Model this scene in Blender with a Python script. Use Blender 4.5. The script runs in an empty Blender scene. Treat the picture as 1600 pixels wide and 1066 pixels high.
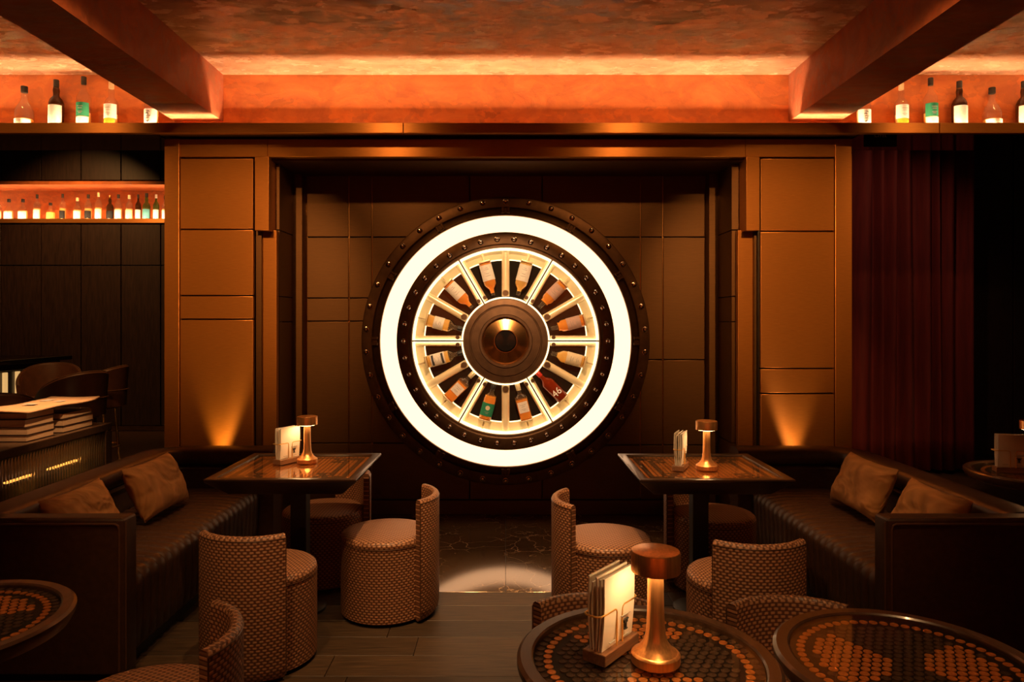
import bpy, bmesh, math, random
from mathutils import Vector, Matrix
random.seed(7)
PI = math.pi
SC = bpy.context.scene
COL = SC.collection

# ------------------------------------------------------------------ camera, world, light, exposure
FPX, CX, HY, CAMZ = 1100.0, 790.0, 503.0, 1.48
cam_d = bpy.data.cameras.new('camera')
cam = bpy.data.objects.new('camera', cam_d)
COL.objects.link(cam)
cam.location = (0, 0, CAMZ)
cam.rotation_euler = (PI / 2, 0, 0)
cam_d.sensor_width = 36.0
cam_d.lens = 36.0 * FPX / 1600.0
cam_d.shift_x = (800.0 - CX) / 1600.0
cam_d.shift_y = (HY - 533.0) / 1600.0
cam_d.clip_start = 0.05
SC.camera = cam

SC.view_settings.view_transform = 'Standard'
SC.view_settings.look = 'None'
SC.view_settings.gamma = 1.0
SC.view_settings.use_curve_mapping = False
SC.view_settings.exposure = 0.0

world = bpy.data.worlds.new('world')
SC.world = world
world.use_nodes = True
bg = world.node_tree.nodes['Background']
bg.inputs[0].default_value = (1.0, 0.50, 0.22, 1)
bg.inputs[1].default_value = 0.014

WARM = (1.0, 0.53, 0.21)
WARM2 = (1.0, 0.45, 0.13)


def spot(name, loc, target, power, angle, blend=0.6, color=WARM, size=0.03):
    l = bpy.data.lights.new(name, 'SPOT')
    l.energy = power
    l.color = color
    l.spot_size = math.radians(angle)
    l.spot_blend = blend
    l.shadow_soft_size = size
    o = bpy.data.objects.new(name, l)
    COL.objects.link(o)
    o.location = loc
    d = Vector(target) - Vector(loc)
    o.rotation_euler = d.to_track_quat('-Z', 'Y').to_euler()
    return o


# unseen spots at ceiling height, added to brighten each area
spot('unseen_spot', (0.0, 2.9, 3.24), (0.0, 3.5, 0.0), 170, 34, 0.8)
for sx in (-1, 1):
    spot('unseen_spot', (sx * 1.75, 2.5, 3.24), (sx * 1.98, 4.84, 1.85), 330, 42, 1.0, WARM2)       # pilasters
    spot('unseen_spot', (sx * 1.0, 3.25, 3.24), (sx * 1.1, 4.78, 2.55), 46, 64, 1.0, WARM2)         # header and fascia
    spot('unseen_spot', (sx * 3.4, 3.25, 3.24), (sx * 3.3, 4.70, 2.72), 45, 70, 1.0, WARM2)         # fascia of the side bays
    spot('unseen_spot', (sx * .35, 2.7, 3.24), (sx * .72, 3.55, 0.4), 190, 40, 0.9)                 # aisle stools
    spot('unseen_spot', (sx * 1.0, 2.0, 3.24), (sx * 1.05, 3.2, 0.5), 80, 40, 0.9)                  # square tables
    spot('unseen_spot', (sx * 1.5, 2.9, 3.24), (sx * 1.92, 3.7, 0.6), 75, 30, 0.9)                  # sofas
spot('unseen_spot', (-1.2, 1.2, 3.24), (-1.2, 2.0, 0.6), 80, 46, 0.9)
spot('unseen_spot', (0.6, 1.0, 3.24), (0.5, 1.9, 0.6), 85, 46, 0.9)
spot('unseen_spot', (0.0, 2.4, 3.24), (0.0, 5.4, 1.33), 650, 24, 0.5, (1.0, 0.60, 0.30))                         # vault wheel
spot('unseen_spot', (-2.55, 3.8, 3.24), (-3.0, 4.55, 0.85), 700, 24, 0.8, WARM)                      # books
spot('unseen_spot', (-1.2, 3.0, 3.24), (-2.95, 4.55, 0.84), 260, 13, 0.7, WARM)
spot('unseen_spot', (-3.4, 5.9, 4.3), (-4.1, 6.6, 0.9), 260, 44, 0.8, WARM2)                        # bar chairs
spot('unseen_spot', (-5.6, 7.9, 4.3), (-5.8, 9.6, 2.0), 420, 80, 0.9, WARM2)
for sx in (-1.4, 1.4):
    spot('unseen_spot', (sx, -1.6, 3.24), (sx, -2.8, 1.5), 260, 70, 0.9, WARM2)                     # wall behind the viewer
spot('unseen_spot', (3.2, 5.5, 4.2), (3.8, 6.9, 1.5), 70, 60, 0.9, (1, .45, .25))                   # curtain
spot('unseen_spot', (4.2, 6.2, 4.2), (4.0, 6.65, 0), 130, 14, 0.6)


# ------------------------------------------------------------------ materials
MATS = {}


def nodes_of(name):
    m = bpy.data.materials.new(name)
    m.use_nodes = True
    nt = m.node_tree
    p = nt.nodes['Principled BSDF']
    MATS[name] = m
    return m, nt, p


def noise_col(nt, c, amt, scale, vec=None, stretch=None, detail=4):
    tc = nt.nodes.new('ShaderNodeTexCoord')
    n = nt.nodes.new('ShaderNodeTexNoise')
    n.inputs['Scale'].default_value = scale
    n.inputs['Detail'].default_value = detail
    src = tc.outputs['Object']
    if stretch:
        mp = nt.nodes.new('ShaderNodeMapping')
        mp.inputs['Scale'].default_value = stretch
        nt.links.new(src, mp.inputs['Vector'])
        src = mp.outputs['Vector']
    nt.links.new(src, n.inputs['Vector'])
    r = nt.nodes.new('ShaderNodeValToRGB')
    r.color_ramp.elements[0].position = 0.3
    r.color_ramp.elements[1].position = 0.7
    r.color_ramp.elements[0].color = tuple(x * (1 - amt) for x in c) + (1,)
    r.color_ramp.elements[1].color = tuple(min(1, x * (1 + amt)) for x in c) + (1,)
    nt.links.new(n.outputs['Fac'], r.inputs['Fac'])
    return n, r


def mat(name, c, rough=0.5, metal=0.0, amt=0.12, scale=12, stretch=None, bump=0.0, bdist=0.002, coat=0.0, spec=None, aniso=0.0):
    m, nt, p = nodes_of(name)
    n, r = noise_col(nt, c, amt, scale, stretch=stretch)
    nt.links.new(r.outputs['Color'], p.inputs['Base Color'])
    p.inputs['Roughness'].default_value = rough
    p.inputs['Metallic'].default_value = metal
    p.inputs['Coat Weight'].default_value = coat
    p.inputs['Coat Roughness'].default_value = 0.08
    if spec is not None:
        p.inputs['Specular IOR Level'].default_value = spec
    if bump:
        b = nt.nodes.new('ShaderNodeBump')
        b.inputs['Strength'].default_value = bump
        b.inputs['Distance'].default_value = bdist
        nt.links.new(n.outputs['Fac'], b.inputs['Height'])
        nt.links.new(b.outputs['Normal'], p.inputs['Normal'])
    if aniso:
        p.inputs['Anisotropic'].default_value = aniso
        t = nt.nodes.new('ShaderNodeCombineXYZ')      # horizontal brushing: highlights stretch vertically
        t.inputs[0].default_value = 0.02
        t.inputs[2].default_value = 1.0
        nt.links.new(t.outputs[0], p.inputs['Tangent'])
    return m


def emis(name, c, s):
    m, nt, p = nodes_of(name)
    p.inputs['Base Color'].default_value = (*c, 1)
    p.inputs['Emission Color'].default_value = (*c, 1)
    p.inputs['Emission Strength'].default_value = s
    return m


def glassy(name, tint, body=0.0, bodycol=(1, 1, 1), rough=0.03, f0=0.045):
    """clear pane or bottle wall: see-through with a Fresnel reflection; body adds a milky share"""
    m, nt, p = nodes_of(name)
    nt.nodes.remove(p)
    out = nt.nodes['Material Output']
    tr = nt.nodes.new('ShaderNodeBsdfTransparent')
    tr.inputs[0].default_value = (*tint, 1)
    gl = nt.nodes.new('ShaderNodeBsdfGlossy')
    gl.inputs['Roughness'].default_value = rough
    lw = nt.nodes.new('ShaderNodeLayerWeight')
    lw.inputs['Blend'].default_value = 0.5
    pw = nt.nodes.new('ShaderNodeMath')
    pw.operation = 'POWER'
    pw.inputs[1].default_value = 4.5
    nt.links.new(lw.outputs['Facing'], pw.inputs[0])
    fr = nt.nodes.new('ShaderNodeMath')
    fr.operation = 'MULTIPLY_ADD'
    fr.inputs[1].default_value = 0.93
    fr.inputs[2].default_value = f0
    nt.links.new(pw.outputs[0], fr.inputs[0])
    src = tr.outputs[0]
    if body:
        df = nt.nodes.new('ShaderNodeBsdfTranslucent')
        df.inputs[0].default_value = (*bodycol, 1)
        d2 = nt.nodes.new('ShaderNodeBsdfDiffuse')
        d2.inputs[0].default_value = (*bodycol, 1)
        a = nt.nodes.new('ShaderNodeAddShader')
        nt.links.new(df.outputs[0], a.inputs[0])
        nt.links.new(d2.outputs[0], a.inputs[1])
        mx = nt.nodes.new('ShaderNodeMixShader')
        mx.inputs[0].default_value = body
        nt.links.new(src, mx.inputs[1])
        nt.links.new(a.outputs[0], mx.inputs[2])
        src = mx.outputs[0]
    mix = nt.nodes.new('ShaderNodeMixShader')
    nt.links.new(fr.outputs[0], mix.inputs[0])
    nt.links.new(src, mix.inputs[1])
    nt.links.new(gl.outputs[0], mix.inputs[2])
    nt.links.new(mix.outputs[0], out.inputs[0])
    return m


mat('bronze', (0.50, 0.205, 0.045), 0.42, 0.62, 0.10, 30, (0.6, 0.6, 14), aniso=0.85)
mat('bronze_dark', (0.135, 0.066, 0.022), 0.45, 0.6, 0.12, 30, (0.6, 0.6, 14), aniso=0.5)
mat('wheel_iron', (0.125, 0.064, 0.03), 0.42, 0.75, 0.2, 18)
mat('joint_brass', (0.60, 0.33, 0.12), 0.25, 1.0, 0.1)
mat('bolt_steel', (0.55, 0.45, 0.38), 0.18, 1.0, 0.1)
mat('hub_copper', (0.55, 0.27, 0.09), 0.22, 1.0, 0.3, 8)
mat('copper', (0.92, 0.42, 0.15), 0.30, 0.85, 0.18, 60, (3, 3, 0.1))  # vertical streaks in the colour imitate reflections on the lamps
mat('copper_coin', (0.92, 0.36, 0.10), 0.38, 0.7, 0.22, 160, bump=0.3, bdist=0.0006)
mat('dark_coin', (0.13, 0.085, 0.06), 0.45, 0.6, 0.3, 160, bump=0.3, bdist=0.0006)
mat('gold_wire', (0.90, 0.58, 0.18), 0.3, 0.75, 0.05)
mat('dark_wood', (0.035, 0.017, 0.009), 0.32, 0, 0.35, 9, (1, 8, 8), coat=0.3)
mat('wood_rim', (0.06, 0.028, 0.014), 0.3, 0, 0.3, 9, (8, 1, 8), coat=0.4)
mat('wall_wood', (0.020, 0.010, 0.008), 0.42, 0, 0.35, 7, (8, 8, 0.8))
mat('holder_wood', (0.22, 0.10, 0.045), 0.45, 0, 0.3, 14, (1, 9, 9))
mat('leather', (0.055, 0.024, 0.012), 0.40, 0, 0.2, 40, bump=0.12, bdist=0.001)
mat('leather_piping', (0.10, 0.045, 0.022), 0.36, 0, 0.1, 40)
mat('velvet', (0.42, 0.19, 0.065), 0.7, 0, 0.3, 4.5, bump=0.8, bdist=0.05, spec=0.1)
for _n in MATS['velvet'].node_tree.nodes:
    if _n.type == 'TEX_NOISE':
        _n.inputs['Distortion'].default_value = 1.6
        _n.inputs['Detail'].default_value = 2.0
mat('curtain_red', (0.13, 0.012, 0.010), 0.8, 0, 0.2, 8, (4, 4, 0.4))
mat('black', (0.012, 0.009, 0.008), 0.5)
mat('matt_black', (0.004, 0.003, 0.003), 0.9, spec=0.0)
mat('black_gloss', (0.010, 0.008, 0.007), 0.12)
mat('mirror_dark', (0.10, 0.085, 0.06), 0.10, 0.9, 0.1)
mat('cream_metal', (0.80, 0.66, 0.40), 0.35, 0.25, 0.05)
mat('cream_band', (0.62, 0.52, 0.30), 0.5, 0.0, 0.05)
mat('polished_dark', (0.16, 0.08, 0.06), 0.06, 0.9, 0.1)
mat('paper', (0.86, 0.80, 0.70), 0.8, 0, 0.03)
mat('paper_tan', (0.42, 0.25, 0.14), 0.8, 0, 0.1, 30)
mat('page_edge', (0.82, 0.56, 0.36), 0.8, 0, 0.12, 60, (1, 1, 30))
mat('book_cover', (0.06, 0.03, 0.02), 0.5, 0, 0.1)
mat('chair_leather', (0.10, 0.040, 0.022), 0.42, 0, 0.15, 20)
mat('ink', (0.03, 0.03, 0.03), 0.7)
mat('print_grey', (0.35, 0.33, 0.30), 0.8)
emis('ring_light', (1.0, 0.57, 0.31), 2.6)
emis('trim_light', (1.0, 0.74, 0.42), 2.0)
emis('led', (1.0, 0.62, 0.33), 190.0)
emis('led_niche', (1.0, 0.62, 0.33), 130.0)
emis('lamp_glow', (1.0, 0.60, 0.25), 30.0)
emis('bar_glow', (1.0, 0.58, 0.20), 0.7)
glassy('table_glass', (0.97, 0.95, 0.92))
glassy('clear_glass', (0.92, 0.90, 0.85), 0.02, (0.9, 0.8, 0.65))
glassy('green_glass', (0.30, 0.40, 0.12), 0.15, (0.20, 0.25, 0.06))
glassy('brown_glass', (0.22, 0.10, 0.03), 0.2, (0.12, 0.05, 0.015))
glassy('red_glass', (0.45, 0.08, 0.02), 0.35, (0.40, 0.06, 0.015))
glassy('amber_liquid', (0.90, 0.50, 0.08), 0.45, (0.85, 0.45, 0.07))
glassy('pale_liquid', (0.95, 0.76, 0.32), 0.40, (0.90, 0.68, 0.26))
glassy('dark_liquid', (0.45, 0.14, 0.03), 0.5, (0.38, 0.12, 0.02))
glassy('ribbed_glass', (0.45, 0.36, 0.22), 0.18, (0.14, 0.10, 0.05), 0.12, 0.30)


def label_mat(name, c):
    m, nt, p = nodes_of(name)
    nt.nodes.remove(p)
    out = nt.nodes['Material Output']
    n, r = noise_col(nt, c, 0.08, 60)
    d = nt.nodes.new('ShaderNodeBsdfDiffuse')
    t = nt.nodes.new('ShaderNodeBsdfTranslucent')
    nt.links.new(r.outputs[0], d.inputs[0])
    nt.links.new(r.outputs[0], t.inputs[0])
    mx = nt.nodes.new('ShaderNodeMixShader')
    mx.inputs[0].default_value = 0.35
    nt.links.new(d.outputs[0], mx.inputs[1])
    nt.links.new(t.outputs[0], mx.inputs[2])
    nt.links.new(mx.outputs[0], out.inputs[0])


label_mat('label_white', (0.88, 0.84, 0.76))
label_mat('label_cream', (0.85, 0.74, 0.52))
label_mat('label_pink', (0.62, 0.42, 0.34))
label_mat('label_green', (0.05, 0.32, 0.17))
label_mat('label_teal', (0.12, 0.38, 0.42))
label_mat('label_black', (0.03, 0.03, 0.03))
label_mat('label_mustard', (0.55, 0.36, 0.03))


def plaster(name, c, c2, rlo, rhi, tilt=0.0):
    m, nt, p = nodes_of(name)
    tc = nt.nodes.new('ShaderNodeTexCoord')
    mp = nt.nodes.new('ShaderNodeMapping')
    mp.inputs['Rotation'].default_value = (0, 0, 0.5)
    mp.inputs['Scale'].default_value = (1.3, 2.6, 2.0)
    nt.links.new(tc.outputs['Object'], mp.inputs[0])
    n1 = nt.nodes.new('ShaderNodeTexNoise')
    n1.inputs['Scale'].default_value = 2.2
    n1.inputs['Detail'].default_value = 9
    n1.inputs['Roughness'].default_value = 0.65
    n1.inputs['Distortion'].default_value = 1.2
    nt.links.new(mp.outputs[0], n1.inputs['Vector'])
    v = nt.nodes.new('ShaderNodeTexVoronoi')
    v.inputs['Scale'].default_value = 7.0
    v.inputs['Randomness'].default_value = 1.0
    nz = nt.nodes.new('ShaderNodeTexNoise')
    nz.inputs['Scale'].default_value = 6
    nz.inputs['Detail'].default_value = 5
    nt.links.new(mp.outputs[0], nz.inputs['Vector'])
    add = nt.nodes.new('ShaderNodeVectorMath')
    add.operation = 'MULTIPLY_ADD'
    add.inputs[1].default_value = (0.5, 0.5, 0.5)
    nt.links.new(nz.outputs['Color'], add.inputs[0])
    nt.links.new(mp.outputs[0], add.inputs[2])
    nt.links.new(add.outputs[0], v.inputs['Vector'])
    r = nt.nodes.new('ShaderNodeValToRGB')
    r.color_ramp.elements[0].position = 0.32
    r.color_ramp.elements[1].position = 0.68
    r.color_ramp.elements[0].color = (*c, 1)
    r.color_ramp.elements[1].color = (*c2, 1)
    nt.links.new(n1.outputs['Fac'], r.inputs[0])
    mx = nt.nodes.new('ShaderNodeMixRGB')
    mx.blend_type = 'MULTIPLY'
    mx.inputs[0].default_value = 0.35
    nt.links.new(r.outputs[0], mx.inputs[1])
    bw = nt.nodes.new('ShaderNodeRGBToBW')
    nt.links.new(v.outputs['Color'], bw.inputs[0])
    nt.links.new(bw.outputs[0], mx.inputs[2])
    nt.links.new(mx.outputs[0], p.inputs['Base Color'])
    mr = nt.nodes.new('ShaderNodeMapRange')
    mr.inputs['From Min'].default_value = 0.2
    mr.inputs['From Max'].default_value = 0.8
    mr.inputs['To Min'].default_value = rlo
    mr.inputs['To Max'].default_value = rhi
    nt.links.new(bw.outputs[0], mr.inputs[0])
    nt.links.new(mr.outputs[0], p.inputs['Roughness'])
    b = nt.nodes.new('ShaderNodeBump')
    b.inputs['Strength'].default_value = 0.5
    b.inputs['Distance'].default_value = 0.03
    nt.links.new(bw.outputs[0], b.inputs['Height'])
    b2 = nt.nodes.new('ShaderNodeBump')
    b2.inputs['Strength'].default_value = 0.4
    b2.inputs['Distance'].default_value = 0.02
    nt.links.new(n1.outputs['Fac'], b2.inputs['Height'])
    nt.links.new(b.outputs[0], b2.inputs['Normal'])
    nrm = b2.outputs[0]
    if tilt:      # every trowel stroke of the polished plaster lies at a slightly different angle
        ma = nt.nodes.new('ShaderNodeVectorMath')
        ma.operation = 'MULTIPLY_ADD'
        ma.inputs[1].default_value = (tilt, tilt, 0)
        ma.inputs[2].default_value = (-tilt / 2, -tilt / 2, 0)
        nt.links.new(v.outputs['Color'], ma.inputs[0])
        ad = nt.nodes.new('ShaderNodeVectorMath')
        nt.links.new(nrm, ad.inputs[0])
        nt.links.new(ma.outputs[0], ad.inputs[1])
        nz2 = nt.nodes.new('ShaderNodeVectorMath')
        nz2.operation = 'NORMALIZE'
        nt.links.new(ad.outputs[0], nz2.inputs[0])
        nrm = nz2.outputs[0]
        p.inputs['Specular IOR Level'].default_value = 0.9
    nt.links.new(nrm, p.inputs['Normal'])


plaster('plaster_ceiling', (0.38, 0.19, 0.10), (0.64, 0.38, 0.23), 0.05, 0.32, 0.30)
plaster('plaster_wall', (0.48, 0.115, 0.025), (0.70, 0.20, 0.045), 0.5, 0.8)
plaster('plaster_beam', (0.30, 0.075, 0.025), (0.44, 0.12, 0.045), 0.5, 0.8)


def marble():
    m, nt, p = nodes_of('marble')
    tc = nt.nodes.new('ShaderNodeTexCoord')
    nz = nt.nodes.new('ShaderNodeTexNoise')
    nz.inputs['Scale'].default_value = 3.5
    nz.inputs['Detail'].default_value = 8
    nt.links.new(tc.outputs['Object'], nz.inputs['Vector'])
    add = nt.nodes.new('ShaderNodeVectorMath')
    add.operation = 'MULTIPLY_ADD'
    add.inputs[1].default_value = (0.55, 0.55, 0.55)
    nt.links.new(nz.outputs['Color'], add.inputs[0])
    nt.links.new(tc.outputs['Object'], add.inputs[2])
    v = nt.nodes.new('ShaderNodeTexVoronoi')
    v.feature = 'DISTANCE_TO_EDGE'
    v.inputs['Scale'].default_value = 5.5
    nt.links.new(add.outputs[0], v.inputs['Vector'])
    r = nt.nodes.new('ShaderNodeValToRGB')
    e = r.color_ramp.elements
    e[0].position = 0.0
    e[0].color = (0.55, 0.36, 0.20, 1)
    e[1].position = 0.024
    e[1].color = (0.075, 0.042, 0.022, 1)
    nt.links.new(v.outputs['Distance'], r.inputs[0])
    n2 = nt.nodes.new('ShaderNodeTexNoise')
    n2.inputs['Scale'].default_value = 2.0
    n2.inputs['Detail'].default_value = 6
    nt.links.new(tc.outputs['Object'], n2.inputs['Vector'])
    r2 = nt.nodes.new('ShaderNodeValToRGB')
    r2.color_ramp.elements[0].position = 0.42
    r2.color_ramp.elements[1].position = 0.6
    mx = nt.nodes.new('ShaderNodeMixRGB')
    nt.links.new(n2.outputs['Fac'], r2.inputs[0])
    nt.links.new(r2.outputs[0], mx.inputs[0])
    mx.inputs[1].default_value = (0.10, 0.058, 0.03, 1)
    nt.links.new(r.outputs[0], mx.inputs[2])
    nt.links.new(mx.outputs[0], p.inputs['Base Color'])
    p.inputs['Roughness'].default_value = 0.10
    p.inputs['Specular IOR Level'].default_value = 1.0
    p.inputs['Specular Tint'].default_value = (1.0, 0.80, 0.50, 1)


marble()


def planks_mat():
    m, nt, p = nodes_of('oak_plank')
    tc = nt.nodes.new('ShaderNodeTexCoord')
    oi = nt.nodes.new('ShaderNodeObjectInfo')
    mp = nt.nodes.new('ShaderNodeMapping')
    mp.inputs['Scale'].default_value = (2.0, 26, 10)
    nt.links.new(tc.outputs['Object'], mp.inputs[0])
    nt.links.new(oi.outputs['Location'], mp.inputs['Location'])
    n = nt.nodes.new('ShaderNodeTexNoise')
    n.inputs['Scale'].default_value = 3
    n.inputs['Detail'].default_value = 8
    nt.links.new(mp.outputs[0], n.inputs['Vector'])
    r = nt.nodes.new('ShaderNodeValToRGB')
    r.color_ramp.elements[0].position = 0.3
    r.color_ramp.elements[0].color = (0.028, 0.017, 0.009, 1)
    r.color_ramp.elements[1].position = 0.75
    r.color_ramp.elements[1].color = (0.088, 0.052, 0.026, 1)
    nt.links.new(n.outputs['Fac'], r.inputs[0])
    mr = nt.nodes.new('ShaderNodeMapRange')
    mr.inputs['To Min'].default_value = 0.7
    mr.inputs['To Max'].default_value = 1.2
    nt.links.new(oi.outputs['Random'], mr.inputs[0])
    mx = nt.nodes.new('ShaderNodeVectorMath')
    mx.operation = 'SCALE'
    nt.links.new(r.outputs[0], mx.inputs[0])
    nt.links.new(mr.outputs[0], mx.inputs['Scale'])
    nt.links.new(mx.outputs[0], p.inputs['Base Color'])
    p.inputs['Roughness'].default_value = 0.5
    b = nt.nodes.new('ShaderNodeBump')
    b.inputs['Strength'].default_value = 0.3
    b.inputs['Distance'].default_value = 0.002
    nt.links.new(n.outputs['Fac'], b.inputs['Height'])
    nt.links.new(b.outputs[0], p.inputs['Normal'])


planks_mat()


def weave_mat():
    """woven leather: staggered raised light dashes on a darker ground"""
    m, nt, p = nodes_of('woven_leather')

    def M(op, a, b=None, c=None):
        n = nt.nodes.new('ShaderNodeMath')
        n.operation = op
        for k, x in enumerate((a, b, c)):
            if x is None:
                continue
            if isinstance(x, (int, float)):
                n.inputs[k].default_value = x
            else:
                nt.links.new(x, n.inputs[k])
        return n.outputs[0]

    def pulse(x, half, soft):
        d = M('ABSOLUTE', M('SUBTRACT', M('FRACT', x), 0.5))
        r = nt.nodes.new('ShaderNodeMapRange')
        r.interpolation_type = 'SMOOTHSTEP'
        nt.links.new(d, r.inputs[0])
        r.inputs['From Min'].default_value = half + soft
        r.inputs['From Max'].default_value = half - soft
        return r.outputs[0]
    uv = nt.nodes.new('ShaderNodeUVMap')
    sp = nt.nodes.new('ShaderNodeSeparateXYZ')
    nt.links.new(uv.outputs[0], sp.inputs[0])
    v = M('DIVIDE', sp.outputs[1], 0.0125)
    par = M('MULTIPLY', M('PINGPONG', M('FLOOR', v), 1.0), 0.5)
    u = M('ADD', M('DIVIDE', sp.outputs[0], 0.0245), par)
    mask = M('MULTIPLY', pulse(u, 0.30, 0.12), pulse(v, 0.34, 0.14))
    r = nt.nodes.new('ShaderNodeValToRGB')
    r.color_ramp.elements[0].color = (0.135, 0.055, 0.028, 1)
    r.color_ramp.elements[1].color = (0.50, 0.25, 0.13, 1)
    nt.links.new(mask, r.inputs[0])
    nt.links.new(r.outputs[0], p.inputs['Base Color'])
    p.inputs['Roughness'].default_value = 0.42
    b = nt.nodes.new('ShaderNodeBump')
    b.inputs['Strength'].default_value = 0.5
    b.inputs['Distance'].default_value = 0.003
    nt.links.new(mask, b.inputs['Height'])
    nt.links.new(b.outputs[0], p.inputs['Normal'])


weave_mat()


# ------------------------------------------------------------------ mesh helpers
def merge(bm, t, M=None):
    if M is not None:
        bmesh.ops.transform(t, matrix=M, verts=t.verts)
    me = bpy.data.meshes.new('tmp')
    t.to_mesh(me)
    t.free()
    bm.from_mesh(me)
    bpy.data.meshes.remove(me)
    return bm


def box(bm, lo, hi, bev=0.0, seg=2, M=None):
    t = bmesh.new()
    bmesh.ops.create_cube(t, size=1)
    for v in t.verts:
        v.co = Vector([lo[i] + (v.co[i] + .5) * (hi[i] - lo[i]) for i in range(3)])
    if bev:
        bmesh.ops.bevel(t, geom=list(t.edges), offset=bev, segments=seg, profile=0.5, affect='EDGES')
    return merge(bm, t, M)


def lathe(bm, prof, n=32, M=None, sq=0):
    t = bmesh.new()
    rings = []
    for r, z in prof:
        if r < 1e-6:
            rings.append([t.verts.new((0, 0, z))])
        else:
            ring = []
            for i in range(n):
                a = 2 * PI * i / n
                k = 1.0
                if sq:
                    k = 1.0 / (abs(math.cos(a)) ** sq + abs(math.sin(a)) ** sq) ** (1 / sq)
                ring.append(t.verts.new((r * k * math.cos(a), r * k * math.sin(a), z)))
            rings.append(ring)
    for A, B in zip(rings, rings[1:]):
        if len(A) == 1 and len(B) == 1:
            continue
        for i in range(n):
            j = (i + 1) % n
            if len(A) == 1:
                t.faces.new((A[0], B[j], B[i]))
            elif len(B) == 1:
                t.faces.new((A[i], A[j], B[0]))
            else:
                t.faces.new((A[i], A[j], B[j], B[i]))
    return merge(bm, t, M)


def tube(bm, pts, r, n=8, closed=False, M=None):
    t = bmesh.new()
    pts = [Vector(p) for p in pts]
    rings = []
    N = len(pts)
    up = Vector((0, 0, 1))
    prev = None
    for i, p in enumerate(pts):
        if closed:
            d = pts[(i + 1) % N] - pts[i - 1]
        else:
            d = pts[min(i + 1, N - 1)] - pts[max(i - 1, 0)]
        d.normalize()
        if prev is None:
            a = up if abs(d.dot(up)) < 0.9 else Vector((1, 0, 0))
            u = d.cross(a).normalized()
        else:
            u = (prev - d * prev.dot(d)).normalized()
        prev = u
        w = d.cross(u)
        rings.append([t.verts.new(p + r * (math.cos(2 * PI * k / n) * u + math.sin(2 * PI * k / n) * w)) for k in range(n)])
    rng = range(N) if closed else range(N - 1)
    for i in rng:
        A, B = rings[i], rings[(i + 1) % N]
        for k in range(n):
            j = (k + 1) % n
            t.faces.new((A[k], A[j], B[j], B[k]))
    if not closed:
        t.faces.new(rings[0][::-1])
        t.faces.new(rings[-1])
    return merge(bm, t, M)


def sweep(bm, path, prof, M=None):
    """profile (offset to the left of the path, z) swept along a 2D path, ends capped"""
    t = bmesh.new()
    N = len(path)
    rings = []
    for i in range(N):
        a = Vector(path[max(i - 1, 0)])
        b = Vector(path[min(i + 1, N - 1)])
        d = (b - a).normalized()
        nrm = Vector((-d.y, d.x))
        rings.append([t.verts.new((path[i][0] + nrm.x * o, path[i][1] + nrm.y * o, z)) for o, z in prof])
    m = len(prof)
    for A, B in zip(rings, rings[1:]):
        for k in range(m):
            j = (k + 1) % m
            t.faces.new((A[k], A[j], B[j], B[k]))
    t.faces.new(rings[0])
    t.faces.new(rings[-1][::-1])
    return merge(bm, t, M)


def arc_slab(bm, r0, r1, a0, a1, z0, z1, n=24, M=None):
    """solid annular sector, axis z"""
    t = bmesh.new()
    full = abs(a1 - a0) > 2 * PI - 1e-4
    rows = []
    cnt = n if full else n + 1
    for i in range(cnt):
        a = a0 + (a1 - a0) * i / n
        c, s = math.cos(a), math.sin(a)
        rows.append([t.verts.new((r * c, r * s, z)) for r, z in ((r0, z0), (r1, z0), (r1, z1), (r0, z1))])
    for i in range(n):
        A, B = rows[i], rows[(i + 1) % cnt]
        for k in range(4):
            j = (k + 1) % 4
            t.faces.new((A[k], B[k], B[j], A[j]))
    if not full:
        t.faces.new(rows[0])
        t.faces.new(rows[-1][::-1])
    return merge(bm, t, M)


BOXY = set()


def finish(bm, angle=35):
    if id(bm) in BOXY:
        BOXY.discard(id(bm))
        angle = min(angle, 20)
    bmesh.ops.recalc_face_normals(bm, faces=bm.faces)
    me = bpy.data.meshes.new('mesh')
    for f in bm.faces:
        f.smooth = True
    bm.to_mesh(me)
    bm.free()
    me.set_sharp_from_angle(angle=math.radians(angle))
    return me


def obj(name, bm, m, parent=None, loc=(0, 0, 0), angle=35):
    me = finish(bm, angle) if isinstance(bm, bmesh.types.BMesh) else bm
    if not me.materials:
        me.materials.append(MATS[m])
    o = bpy.data.objects.new(name, me)
    COL.objects.link(o)
    o.location = loc
    if parent:
        o.parent = parent
    return o


def B():
    b = bmesh.new()
    BOXY.discard(id(b))
    return b


def bx(lo, hi, bev=0.0, seg=2):
    b = box(B(), lo, hi, bev, seg)
    BOXY.add(id(b))
    return b


def tag(o, label, cat, group=None):
    o['label'] = label
    o['category'] = cat
    if group:
        o['group'] = group
    return o


def thing(name, label, cat, loc=(0, 0, 0), rz=0.0, group=None):
    o = bpy.data.objects.new(name, None)
    o.empty_display_size = 0.05
    COL.objects.link(o)
    o.location = loc
    o.rotation_euler = (0, 0, rz)
    return tag(o, label, cat, group)


def struct(name, bm, m, label):
    o = obj(name, bm, m)
    o['kind'] = 'structure'
    o['label'] = label
    return o


def text_mesh(body, size):
    cu = bpy.data.curves.new('txt', 'FONT')
    cu.body = body
    cu.size = size
    cu.extrude = 0.0004
    cu.align_x = 'CENTER'
    cu.align_y = 'CENTER'
    cu.resolution_u = 3
    o = bpy.data.objects.new('txt', cu)
    COL.objects.link(o)
    bpy.context.view_layer.update()
    me = bpy.data.meshes.new_from_object(o)
    bpy.data.objects.remove(o)
    return me


def px(x, y, Y):
    return Vector(((x - CX) * Y / FPX, Y, CAMZ - (y - HY) * Y / FPX))


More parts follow.
